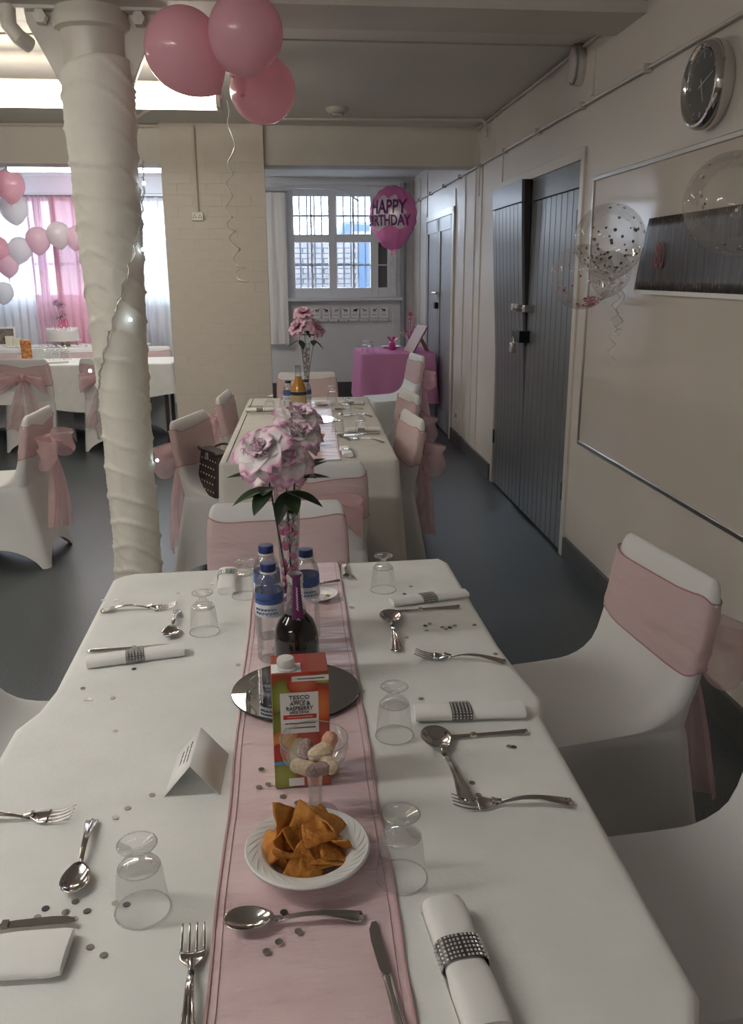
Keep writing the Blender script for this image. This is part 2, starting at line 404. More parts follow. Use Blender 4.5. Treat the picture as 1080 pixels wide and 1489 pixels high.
def thing(name, label, cat, loc=(0, 0, 0), rot=(0, 0, 0), group=None):
    o = bpy.data.objects.new(name, None); COL.objects.link(o)
    o.empty_display_size = 0.05
    o.location = loc; o.rotation_euler = rot if isinstance(rot, (tuple, list, Euler)) else (0, 0, rot)
    return tag(o, label, cat, group)
def tag(o, label, cat, group=None):
    o['label'] = label; o['category'] = cat
    if group: o['group'] = group
    return o
def struct(o, label=None):
    o['kind'] = 'structure'
    if label: o['label'] = label
    return o
def stuff(o): o['kind'] = 'stuff'; return o
def dup(o, loc, rot=(0, 0, 0), label=None, group=None):
    def cp(a, par):
        c = a.copy(); COL.objects.link(c)
        if par is not None: c.parent = par
        for ch in a.children: cp(ch, c)
        return c
    r = cp(o, None); r.location = loc
    r.rotation_euler = rot if isinstance(rot, (tuple, list)) else (0, 0, rot)
    if label: r['label'] = label
    if group: r['group'] = group
    return r
def box(name, m, x0, x1, y0, y1, z0, z1, parent=None, bev=0, loc=None, rot=None):
    return MB().box(x0, x1, y0, y1, z0, z1).build(name, m, parent, loc, rot, ang=35, bev=bev)
FONT = {}
def text_mesh(txt, size, m, depth=0.0004, align='CENTER', bold=0.0):
    cu = bpy.data.curves.new('lettering', 'FONT'); cu.body = txt; cu.size = size; cu.align_x = align; cu.align_y = 'CENTER'
    cu.extrude = depth; cu.resolution_u = 3; cu.offset = bold
    o = bpy.data.objects.new('lettering', cu); COL.objects.link(o)
    dg = bpy.context.evaluated_depsgraph_get(); dg.update()
    me = bpy.data.meshes.new_from_object(o.evaluated_get(dg))
    bpy.data.objects.remove(o); bpy.data.curves.remove(cu)
    me.materials.clear(); me.materials.append(MATS[m])
    return me
def text(name, txt, size, m, parent, loc, rot, scale=(1, 1, 1), depth=0.0004):
    o = link(name, text_mesh(txt, size, m, depth), parent, loc, rot); o.scale = scale; return o
def nz(x, y, z=0.0): return noise.noise(Vector((x, y, z)))
def smooth(a, b, x):
    t = min(1, max(0, (x - a) / (b - a))); return t * t * (3 - 2 * t)
def rrect(hx, hy, r, n=12, cx=0, cy=0):
    pts = []
    for k, (sx, sy) in enumerate(((1, 1), (-1, 1), (-1, -1), (1, -1))):
        for i in range(n + 1):
            a = pi / 2 * k + pi / 2 * i / n
            pts.append((cx + sx * (hx - r) + r * cos(a), cy + sy * (hy - r) + r * sin(a)))
    return pts
def resample(pts, step):
    out = []
    n = len(pts)
    for i in range(n):
        a = Vector(pts[i]); b = Vector(pts[(i + 1) % n]); d = (b - a).length
        k = max(1, int(d / step))
        for j in range(k): out.append(tuple(a.lerp(b, j / k)))
    return out

# ------------------------------------------------------------------ the room
XL, YN, YF, ZC = -6.5, -4.0, 10.4, 2.56  # most positions below: image pixels cast through the camera onto planes, baked in
struct(box('floor', 'floor_vinyl', XL, 1.75, YN, YF + 0.1, -0.06, 0.0))
struct(box('ceiling', 'ceiling_paint', XL, 1.75, YN, YF + 0.1, ZC, ZC + 0.08))
struct(box('wall_left', 'wall_paint', XL - 0.1, XL, YN, YF, 0, ZC))
struct(box('wall_near', 'wall_paint', XL, 1.75, YN - 0.1, YN, 0, ZC))

# right wall: every piece is written in the wall's own frame (x = 0 at its face, negative into the room, y along it)
WL, WR = (1.435, 0, 0), (0, 0, -0.0155)
w = MB()
w.box(0, 0.15, YN, 4.29, 0, ZC); w.box(0, 0.15, 4.29, 6.03, 2.055, ZC); w.box(0, 0.15, 6.03, 7.72, 0, ZC)
w.box(0, 0.15, 7.72, 9.26, 2.02, ZC); w.box(0, 0.15, 9.26, YF + 0.1, 0, ZC); w.box(0.15, 0.2, YN, YF + 0.1, 0, ZC)  # last box is backing added to stop daylight leaking round the doors
wr = struct(w.build('wall_right', 'wall_paint', None, WL, WR))
def onwall(name, m, x0, x1, y0, y1, z0, z1, parent=None, bev=0):
    if parent is not None: return box(name, m, x0, x1, y0, y1, z0, z1, parent, bev)
    return box(name, m, x0, x1, y0, y1, z0, z1, None, bev, WL, WR)
for (y0, y1, z0, z1) in ((6.62, 6.645, 0.11, 2.26), (6.85, 6.875, 0.11, 2.26), (7.25, 7.275, 0.11, 2.26), (7.68, 7.72, 0, 2.2), (6.25, 6.27, 2.30, 2.54), (6.72, 6.74, 2.06, 2.54), (4.22, 4.25, 2.3, 2.5), (5.98, 6.0, 2.06, 2.26), (9.3, 9.33, 0.1, 2.5), (9.8, 9.83, 0.1, 2.5)):
    onwall('panel_batten', 'trim_paint', -0.008, 0, y0, y1, z0, z1, wr)
struct(onwall('baseboard_right', 'skirting_grey', -0.018, 0, YN, 4.25, 0, 0.115))
struct(onwall('baseboard_right', 'skirting_grey', -0.018, 0, 6.08, 7.70, 0, 0.115))
# conduit along the wall, with clips
c = MB().tube([(-0.018, YN + 0.2, 2.272), (-0.018, 10.3, 2.272)], 0.0075, 8)
cd = struct(c.build('trim_conduit', 'conduit_paint', None, WL, WR))
for k in range(12):
    onwall('clip', 'conduit_paint', -0.034, 0, 1.2 + k * 0.78, 1.225 + k * 0.78, 2.256, 2.288, cd)
struct(MB().tube([(-0.012, YN + 0.2, ZC - 0.02), (-0.012, 6.8, ZC - 0.02)], 0.008, 6).build('trim_cable', 'conduit_paint', None, WL, WR))

# door 1: pair of grey tongue-and-groove leaves, the near leaf leaning out at the top
d1 = struct(thing('door_1', 'pair of grey plank doors with bolt and padlock in right wall', 'door', WL, WR)); del d1['category']
f = MB(); f.box(-0.012, 0.1, 4.27, 4.325, 0, 2.06); f.box(-0.012, 0.1, 5.985, 6.04, 0, 2.06); f.box(-0.012, 0.1, 4.27, 6.04, 2.03, 2.085)
f.build('door_frame', 'trim_paint', d1, bev=0.003)
def bent(x0, x1, y0, y1, z0, z1, warp):
    rings = []
    for k in range(11):
        z = z0 + (z1 - z0) * k / 10; q = -warp * smooth(0.55, 2.15, z)
        rings.append([(x0 + q, y0, z), (x1 + q, y0, z), (x1 + q, y1, z), (x0 + q, y1, z)])
    return MB().loft(rings)
def leaf(y0, y1, nplank, hinge_y, warp):
    lf = bent(0.012, 0.045, y0, y1, 0.012, 2.03, warp).build('leaf', 'door_dark', d1)
    wdt = (y1 - y0 - 0.0) / nplank
    me = bent(-0.004, 0.014, -wdt / 2 + 0.003, wdt / 2 - 0.003, 0.014, 1.90, warp).mesh('plank', 'door_grey')
    for k in range(nplank):
        link('plank', me, lf, (0.0, y0 + wdt * (k + 0.5), 0.0), bev=0.002)
    bent(-0.005, 0.014, y0, y1, 1.905, 2.03, warp).build('top_rail', 'door_grey', lf, bev=0.002)
    for z in (0.35, 1.75):
        box('hinge', 'black_metal', -0.012, 0.0, hinge_y - 0.012, hinge_y + 0.012, z - 0.05, z + 0.05, lf, bev=0.002)
    return lf
leaf(5.212, 5.98, 8, 5.972, 0.065)
leaf(4.33, 5.205, 9, 4.338, 0.0)
b_ = MB(); b_.tube([(-0.055, 5.08, 1.29), (-0.055, 5.36, 1.29)], 0.009, 8)
bolt = b_.build('bolt', 'steel', d1)
MB().lathe([(0, -0.022), (0.022, -0.02), (0.03, 0), (0.022, 0.02), (0, 0.022)], 12).build('knob', 'steel', bolt, (-0.065, 5.2, 1.29))
box('clasp', 'steel', -0.065, -0.03, 5.33, 5.38, 1.27, 1.31, bolt, 0.003); box('clasp', 'steel', -0.065, -0.0, 5.06, 5.11, 1.27, 1.31, bolt, 0.003)
box('hasp', 'black_metal', -0.07, 0.0, 5.13, 5.30, 1.085, 1.155, d1, 0.003)
pd = box('padlock', 'steel', -0.10, -0.07, 5.19, 5.25, 1.02, 1.08, d1, 0.006)
MB().tube([(-0.085, 5.22 + 0.02 * cos(a), 1.08 + 0.035 * sin(a)) for a in [pi * i / 10 for i in range(11)]], 0.005, 6).build('shackle', 'steel', pd)
# door 2: pale grey double door in the far bay
d2 = struct(thing('door_2', 'pale grey double cupboard door near far corner', 'door', WL, WR)); del d2['category']
mat('door_pale', (0.30, 0.31, 0.33), 0.4, var=0.05)
for (y0, y1) in ((7.75, 8.48), (8.49, 9.23)):
    lf = box('leaf', 'door_pale', -0.005, 0.04, y0, y1, 0.02, 2.0, d2)
    for (a0, a1, z0, z1) in ((y0, y0 + 0.09, 0.02, 2.0), (y1 - 0.09, y1, 0.02, 2.0), (y0, y1, 1.88, 2.0), (y0, y1, 0.02, 0.2)):
        box('rail', 'door_pale', -0.017, -0.005, a0, a1, z0, z1, lf)
f = MB(); f.box(-0.02, 0.03, 7.68, 7.745, 0, 2.06); f.box(-0.02, 0.03, 9.235, 9.28, 0, 2.06); f.box(-0.02, 0.03, 7.68, 9.28, 2.005, 2.06)
f.build('door_frame', 'trim_paint', d2)
box('lock_plate', 'black_metal', -0.05, -0.018, 8.44, 8.53, 1.16, 1.22, d2, 0.004)
MB().tube([(-0.05, 8.36, 1.31), (-0.05, 8.60, 1.31)], 0.012, 8).build('bolt', 'steel', d2)
# double light switch / sockets low on the wall
so = struct(onwall('trim_socket', 'socket_plastic', -0.012, 0, 7.36, 7.48, 0.22, 0.31, None, 0.003)); 
for y in (7.385, 7.44): onwall('switch', 'ink_grey', -0.016, -0.012, y, y + 0.025, 0.25, 0.28, so)

# ceiling beams, pillar and lintel
bm_ = MB().box(XL, 1.52, 3.64, 3.98, 2.49, ZC).build('ceiling_beam', 'beam_paint'); struct(bm_)
struct(box('lintel', 'beam_paint', XL, 1.56, 6.86, 7.10, 2.285, ZC))
struct(box('trim_ceiling_joint', 'conduit_paint', -3.5, 1.50, 4.44, 4.455, ZC - 0.006, ZC))
PX0, PX1, PY0, PY1 = -0.838, -0.078, 6.80, 7.22
pil = struct(MB().box(PX0 + 0.004, PX1 - 0.004, PY0 + 0.004, PY1 - 0.004, 0, ZC).build('wall_pillar', 'brick_paint'))
bl, bh = (PX1 - PX0) / 3.5, 0.0785
bme = {}
def brick(wd, dx, x, y, z, rot=0):
    key = round(wd, 3)
    if key not in bme: bme[key] = MB().box(-wd / 2 + 0.0012, wd / 2 - 0.0012, 0.0030, 0.03, 0.002, bh - 0.002).mesh('brick', 'brick_paint')
    link('brick', bme[key], pil, (x, y, z), (0, 0, rot), bev=0.0025)
row = 0; z = 0.42
while z < 2.28:
    x = PX0; first = bl * (0.5 if row % 2 else 1.0)
    while x < PX1 - 0.02:
        wd = min(first, PX1 - x); brick(wd, 0, x + wd / 2, PY0 + rnd.uniform(-0.0012, 0.0012), z); x += wd; first = bl
    row += 1; z += bh
sk = struct(MB().box(-0.63, -0.545, 6.773, 6.795, 1.885, 1.945).build('trim_wall_socket', 'socket_plastic', bev=0.004))
for x in (-0.612, -0.572):
    for (dx, dz) in ((0.0, 0.012), (-0.007, -0.004), (0.009, -0.004)):
        box('pin_slot', 'ink', x + dx, x + dx + 0.006, 6.7715, 6.774, 1.908 + dz, 1.916 + dz, sk)
struct(MB().tube([(-0.587, 6.785, 1.945), (-0.587, 6.785, 2.53)], 0.012, 8).build('trim_socket_conduit', 'brick_paint'))
struct(MB().tube([(-3.5, 6.845, 2.545), (-0.6, 6.845, 2.545), (-0.587, 6.78, 2.545)], 0.012, 8).build('trim_lintel_conduit', 'brick_paint'))
struct(MB().tube([(-0.05, 6.5, 2.545), (1.40, 6.43, 2.545), (1.475, 6.42, 2.54), (1.495, 6.4, 2.515), (1.50, 6.39, 2.43)], 0.011, 8).build('trim_ceiling_conduit', 'conduit_paint'))

# far wall with two windows
WX = [(-4.3, -0.75, 1.2, 2.38), (0.105, 1.40, 1.222, 2.472)]
w = MB()
w.box(XL, WX[0][0], YF, YF + 0.25, 0, ZC); w.box(WX[0][0], WX[0][1], YF, YF + 0.25, 0, WX[0][2]); w.box(WX[0][0], WX[0][1], YF, YF + 0.25, WX[0][3], ZC)
w.box(WX[0][1], WX[1][0], YF, YF + 0.25, 0, ZC); w.box(WX[1][0], WX[1][1], YF, YF + 0.25, 0, WX[1][2]); w.box(WX[1][0], WX[1][1], YF, YF + 0.25, WX[1][3], ZC); w.box(WX[1][1], 1.8, YF, YF + 0.25, 0, ZC)
struct(w.build('wall_far', 'far_wall_paint'))
struct(box('baseboard_far', 'skirting_grey', -1.0, 1.6, YF - 0.02, YF, 0, 0.22))
struct(box('trim_far_ledge', 'window_paint', -0.05, 1.5, YF - 0.05, YF, 2.485, 2.52))
struct(MB().tube([(-0.3, YF - 0.06, 2.44), (0.62, YF - 0.06, 2.44), (0.8, YF - 0.06, 2.40), (0.95, YF - 0.06, 2.30)], 0.012, 8).build('trim_far_cable', 'window_paint'))
struct(MB().tube([(1.47, YF - 0.05, 0.2), (1.47, YF - 0.05, 2.5)], 0.035, 12).build('trim_pipe', 'door_pale'))
def window(name, label, x0, x1, z0, z1, cols, rows, mx, mz, dark=None):
    t = struct(thing(name, label, 'window')); del t['category']
    y0, y1 = YF - 0.012, YF + 0.07
    f = MB()
    xs = [x0] + [a for c_ in cols for a in c_] + [x1]; zs = [z0] + [a for r_ in rows for a in r_] + [z1]
    for i in range(0, len(xs), 2): f.box(xs[i], xs[i + 1], y0, y1, z0, z1)
    for i in range(0, len(zs), 2): f.box(x0, x1, y0 + 0.004, y1, zs[i], zs[i + 1])
    fr = f.build('window_frame', 'window_paint', t, bev=0.006)
    for ci, (a, b2) in enumerate(cols):
        for (c_, d) in rows:
            nx, nzz = (mx if b2 - a > 0.2 else 1), mz
            for i in range(nx):
                for j in range(nzz):
                    xa, xb = a + (b2 - a) * i / nx, a + (b2 - a) * (i + 1) / nx
                    za, zb = c_ + (d - c_) * j / nzz, c_ + (d - c_) * (j + 1) / nzz
                    if dark is not None and ci == dark and not (j == nzz - 1 and d > 2): box('pane', 'grey_panel', xa, xb, YF + 0.03, YF + 0.036, za, zb, t)
                    else: box('pane', 'pane', xa, xb, YF + 0.03, YF + 0.034, za, zb, t)
            for i in range(1, nx): box('glazing_bar', 'window_paint', a + (b2 - a) * i / nx - 0.011, a + (b2 - a) * i / nx + 0.011, YF + 0.01, YF + 0.05, c_, d, fr)
            for j in range(1, nzz): box('glazing_bar', 'window_paint', a, b2, YF + 0.01, YF + 0.05, c_ + (d - c_) * j / nzz - 0.008, c_ + (d - c_) * j / nzz + 0.008, fr)
    return t
w2 = window('window_2', 'white painted casement window with security bars above pink table', 0.105, 1.40, 1.222, 2.472,
            [(0.195, 0.595), (0.687, 1.088), (1.18, 1.29)], [(1.335, 1.85), (1.94, 2.357)], 2, 2, dark=2)
box('window_sill', 'window_paint', 0.02, 1.46, YF - 0.09, YF, 1.185, 1.222, w2, 0.005)
for k in range(14):
    MB().tube([(0.18 + k * 0.0865, YF + 0.18, 1.22), (0.18 + k * 0.0865, YF + 0.18, 2.47)], 0.012, 6).build('security_bar', 'bar_metal', w2)
for z in (1.60, 2.15): box('bar_rail', 'bar_metal', 0.11, 1.39, YF + 0.17, YF + 0.19, z - 0.01, z + 0.01, w2)
w1 = window('window_1', 'wide daylit window behind the sheer curtains', -4.3, -0.75, 1.2, 2.38,
            [(-4.22, -3.5), (-3.42, -2.72), (-2.64, -1.94), (-1.86, -0.83)], [(1.28, 2.30)], 2, 3)
box('window_sill', 'window_paint', -4.35, -0.70, YF - 0.09, YF, 1.165, 1.2, w1, 0.005)
# outside the windows
struct(box('ground_outside', 'asphalt', -12, 12, YF + 0.25, 26, -0.05, 0.0))
ob = MB()
for r_ in range(26):
    for k in range(22):
        ob.box(-2.5 + k * 0.32 + (0.16 if r_ % 2 else 0), -2.5 + k * 0.32 + 0.305 + (0.16 if r_ % 2 else 0), 13.5, 13.56, r_ * 0.075, r_ * 0.075 + 0.066)
ow = struct(box('wall_outside', 'outdoor_brick', -2.6, 4.7, 13.52, 13.7, 0, 1.98))
stuff(ob.build('bricks', 'outdoor_brick', ow))
gt = thing('metal_gate', 'blue metal gate seen through the barred window', 'gate', (1.25, 12.3, 0))
for k in range(4): box('panel', 'outdoor_blue', -0.14 + k * 0.16, 0.01 + k * 0.16, 0, 0.05, 0, 1.96, gt, 0.006)
box('gate_frame', 'outdoor_blue', -0.16, 0.5, 0.05, 0.09, 1.0, 1.08, gt)
vn = thing('parked_van', 'dark blue parked van roof seen through upper window pane', 'van', (1.55, 16.6, 0))
vp = [(-1.0, 0.4), (1.4, 0.4), (1.4, 1.7), (1.2, 2.35), (-0.3, 2.45), (-0.62, 1.9), (-1.0, 1.75)]
MB().loft([[(x, 0, z) for x, z in vp], [(x, 1.7, z) for x, z in vp]]).build('body', 'outdoor_blue', vn, bev=0.06)
box('windscreen', 'grey_panel', -0.2, 1.1, -0.01, 0.0, 1.85, 2.25, vn)
for x in (-0.5, 0.9): MB().lathe([(0, -0.1), (0.4, -0.1), (0.4, 0.1), (0, 0.1)], 20).build('wheel', 'ink', vn, (x, 0.0, 0.4), (pi / 2, 0, 0))

# fluorescent luminaires (the room's rows, some out of view, one added to light the column)
def luminaire(label, x0, x1, y, ztop, drop=0.0, tube='lamp_diffuser'):
    t = thing('fluorescent_light', label, 'light', ((x0 + x1) / 2, y, ztop), 0, 'fluorescent ceiling lights')
    h = (x1 - x0) / 2
    box('housing', 'lamp_body', -h, h, -0.05, 0.05, -0.03, 0.0, t, 0.003)
    MB().loft([[(xx, -0.068, -0.03), (xx, 0.068, -0.03), (xx, 0.06, -0.105), (xx, 0.03, -0.118), (xx, -0.03, -0.118), (xx, -0.06, -0.105)] for xx in (-h + 0.02, h - 0.02)]).build('diffuser', tube, t, bev=0.006)
    for s_ in (-1, 1): box('end_cap', 'lamp_body', s_ * (h - 0.01) - 0.012, s_ * (h - 0.01) + 0.012, -0.072, 0.072, -0.122, -0.0, t, 0.003)
    if drop > 0:
        for s_ in (-0.7, 0.7): MB().tube([(s_ * h, 0, 0), (s_ * h, 0, drop)], 0.008, 6).build('hanger', 'lamp_body', t)
luminaire('long fluorescent light behind the wrapped column', -2.05, -0.262, 4.75, 2.425, ZC - 2.425, 'lamp_diffuser_warm')
luminaire('fluorescent light left of the near table', -2.75, -0.95, 1.05, 2.50, ZC - 2.50)
luminaire('fluorescent light above the far bay beyond the pillar', -2.35, -0.95, 8.3, 2.50, ZC - 2.50)
luminaire('added fluorescent light out of view in the left part of the hall', -3.7, -1.9, 2.75, 2.50, ZC - 2.50, 'lamp_diffuser_warm')  # extra warm light added out of view to brighten column and pillar
luminaire('fluorescent light behind the camera', -3.6, -1.8, -2.3, 2.50, ZC - 2.50)
# smoke detector and siren on ceiling / wall
sd = thing('smoke_detector', 'round white smoke detector on the ceiling', 'smoke detector', (0.424, 6.14, ZC))
MB().lathe([(0.075, 0), (0.075, -0.018), (0.06, -0.03), (0.035, -0.034), (0.03, -0.045), (0, -0.047)], 24, cap0=True).build('housing', 'conduit_paint', sd)
MB().lathe([(0.045, -0.034), (0.047, -0.04), (0.045, -0.041)], 20).build('vent_ring', 'ink_grey', sd)
sr = thing('alarm_sounder', 'cream alarm sounder high on right wall by the ceiling', 'alarm', (1.435 + 0.0155 * 4.42, 4.42, 2.47), (0, -pi / 2, -0.0155))
MB().lathe([(0.072, 0), (0.075, 0.015), (0.075, 0.03), (0.06, 0.055), (0.03, 0.062), (0, 0.063)], 24, cap0=True).build('housing', 'conduit_paint', sr).scale = (1.25, 0.9, 1)
for k in range(4): MB().lathe([(0.072, 0.02), (0.0765, 0.022), (0.072, 0.024)], 20).build('rib', 'ink_grey', sr, (0, 0, 0.004 + k * 0.007)).scale = (1.2, 0.87, 1)
# stray conduits on the ceiling near the light
struct(MB().tube([(-0.98, 6.55, 2.53), (-0.70, 5.88, 2.53)], 0.014, 8).build('trim_strut', 'conduit_paint'))
struct(MB().tube([(-0.80, 4.9, 2.545), (-0.74, 4.45, 2.55)], 0.014, 8).build('trim_strut', 'conduit_paint'))

# ------------------------------------------------------------------ column, wrap and fairy lights
CX, CY = -0.692, 3.80
def col_r(z): return 0.103 + 0.034 * smooth(0.6, 2.2, z) + 0.006 * smooth(0.3, 0.0, z)
cl = struct(thing('column', 'cast iron column with bracketed capital, painted cream', 'column', (CX, CY, 0))); del cl['category']
MB().lathe([(0.085, 0), (0.085, 0.3), (0.085, 1.8), (0.118, 2.2), (0.122, 2.40), (0.124, 2.41), (0.145, 2.42), (0.15, 2.44), (0.145, 2.46), (0.14, 2.49)], 40, cap0=True, cap1=True).build('shaft', 'trim_paint', cl)
for s_ in (-1, 1):
    pr_ = [(s_ * 0.10, 2.49), (s_ * 0.25, 2.49), (s_ * 0.245, 2.44), (s_ * 0.135, 2.22), (s_ * 0.10, 2.20)]
    MB().loft([[(x, -0.02, z) for x, z in pr_], [(x, 0.03, z) for x, z in pr_]]).build('bracket', 'trim_paint', cl, bev=0.003)
    MB().lathe([(0, -0.015), (0.026, -0.013), (0.028, 0.0), (0.028, 0.035)], 6, cap1=True).build('bolt_head', 'trim_paint', cl, (s_ * 0.185, -0.05, 2.455), (-pi / 2, 0, 0))
box('plate', 'trim_paint', -0.31, 0.30, -0.07, 0.1, 2.478, 2.492, cl, 0.003)
pp = struct(MB().tube([(CX - 0.30, 3.75, 2.50), (CX - 0.30, 3.74, 2.42), (CX - 0.27, 3.74, 2.38), (CX - 0.24, 3.78, 2.36)], 0.03, 12).build('trim_pipe_end', 'trim_paint'))
wrp = []
NT, NZ = 96, 240
for i in range(NZ + 1):
    z = 0.005 + (2.295 - 0.005) * i / NZ
    ring = []
    for j in range(NT):
        th = 2 * pi * j / NT
        zz = z + 0.07 * sin(th + 0.8) + 0.015 * nz(cos(th) * 0.8, sin(th) * 0.8, z * 2)
        f1 = 1 - abs(sin(pi * (zz / 0.125 + 0.35 * nz(cos(th) * 0.7, sin(th) * 0.7, z * 2.0))))
        z2 = z - 0.11 * sin(th - 0.4)
        f2 = 1 - abs(sin(pi * (z2 / 0.052 + 0.5 * nz(cos(th) * 0.8, sin(th) * 0.8, z * 3 + 9))))
        f3 = 1 - abs(sin(pi * (zz / 0.021 + 0.7 * nz(cos(th), sin(th), z * 6 + 4))))
        sw = 0.5 + 0.5 * nz(cos(th) * 0.9 + 5, sin(th) * 0.9, z * 3)
        big = 0.006 * nz(cos(th) * 1.0 + 3, sin(th) * 1.0, z * 4)
        r = col_r(z) + 0.010 * f1 ** 5 + 0.0055 * f2 ** 4 * sw + 0.0022 * f3 ** 2 + big
        if i == NZ: r -= 0.015
        ring.append((r * cos(th), r * sin(th), z + 0.03 * sin(th + 2.2) * smooth(2.0, 2.29, z)))
    wrp.append(ring)
wo = MB().loft(wrp, True, False, False).build('column_wrap', 'white_tulle', None, (CX, CY, 0), ang=180)
tag(wo, 'creamy white tulle wound around the iron column', 'fabric wrap')
fl = thing('fairy_lights', 'string of small white fairy lights spiralling down the wrapped column', 'fairy lights', (CX, CY, 0))
def helix(z):
    th = radians(-12) - (1.78 - z) / (1.78 - 0.92) * radians(140)
    return th
pts = []
for i in range(120):
    z = 1.95 - 1.15 * i / 119
    th = helix(z); r = col_r(z) + 0.017
    pts.append((r * cos(th) + 0.003 * sin(i * 1.7), r * sin(th), z + 0.008 * sin(i * 0.9)))
MB().tube(pts, 0.0022, 5).build('wire', 'fairy_wire', fl)
MB().tube([(p[0] + 0.006 * sin(k * 0.7), p[1] - 0.003, p[2] + 0.006 * cos(k * 0.7)) for k, p in enumerate(pts)], 0.0018, 5).build('wire', 'fairy_wire', fl)
for (z, th) in ((1.60, -22), (1.32, -58), (1.10, -178), (0.70, -8), (1.86, -5)):
    r = col_r(z) + 0.022
    MB().lathe([(0, -0.008), (0.006, -0.005), (0.0075, 0), (0.006, 0.005), (0, 0.008)], 10).build('bulb', 'fairy_bulb', fl, (r * cos(radians(th)), r * sin(radians(th)), z))

# ------------------------------------------------------------------ whiteboard, banner, clock
wb = thing('whiteboard', 'large wall whiteboard with thin metal frame on right wall', 'whiteboard', WL, WR)
box('board', 'whiteboard_enamel', -0.022, -0.002, 1.64, 4.06, 0.675, 1.915, wb, 0.002)
for a in ((1.62, 4.075, 1.905, 1.925), (1.62, 4.075, 0.665, 0.685)): box('frame_rail', 'steel', -0.03, -0.001, *a, wb, 0.003)
for a in ((1.62, 1.64, 0.665, 1.925), (4.06, 4.078, 0.665, 1.925)): box('frame_rail', 'steel', -0.03, -0.001, *a, wb, 0.003)
bn = thing('birthday_banner', 'dark birthday banner reading 80 taped across the whiteboard', 'banner', (1.435 + 0.0155 * 2.9 - 0.036, 2.6, 1.565), (0, 0, -0.0155))
MB().grid(lambda u, v: (-0.004 - 0.006 * sin(u * 9) * sin(v * pi), -0.96 + (1.83 - 0.10 * v) * u, -0.135 + 0.27 * v), 40, 8).build('sheet', 'banner_print', bn, solid=0.0008)
text('lettering', '80', 0.115, 'banner_red', bn, (-0.016, 0.62, -0.01), (pi / 2, 0, -pi / 2), (0.75, 1.2, 1))
box('edge_strip', 'card_white', -0.003, 0.0, -0.96, 0.87, -0.152, -0.136, bn)
ck = thing('wall_clock', 'round chrome wall clock with black face above whiteboard', 'clock', (1.435 + 0.0155 * 3.0, 2.98, 2.10), (0, -pi / 2, -0.0155))
MB().lathe([(0.128, 0), (0.136, 0.01), (0.140, 0.035), (0.138, 0.055), (0.13, 0.065), (0.122, 0.066), (0.112, 0.058), (0.108, 0.05)], 64, cap0=True).build('case', 'chrome', ck)
fc = MB().lathe([(0.0, 0.050), (0.109, 0.050)], 48).build('dial', 'clock_face', ck)
for k in range(12):
    a = k * pi / 6; big = k % 3 == 0
    box('hour_mark', 'clock_mark', -0.0022, 0.0022, 0.082 if big else 0.09, 0.099, 0.0503, 0.0512, ck, rot=(0, 0, a))
def hand(l, w_, a, nm): MB().add([(-w_, -0.02, 0.053), (w_, -0.02, 0.053), (w_ * 0.5, l, 0.053), (-w_ * 0.5, l, 0.053), (-w_, -0.02, 0.0545), (w_, -0.02, 0.0545), (w_ * 0.5, l, 0.0545), (-w_ * 0.5, l, 0.0545)], [(0, 3, 2, 1), (4, 5, 6, 7), (0, 1, 5, 4), (1, 2, 6, 5), (2, 3, 7, 6), (3, 0, 4, 7)]).build(nm, 'clock_mark', ck, rot=(0, 0, a))
hand(0.082, 0.0022, radians(-160), 'minute_hand'); hand(0.055, 0.003, radians(-250), 'hour_hand')
MB().lathe([(0.109, 0.0575), (0, 0.060)], 40).build('glass_cover', 'glass', ck)
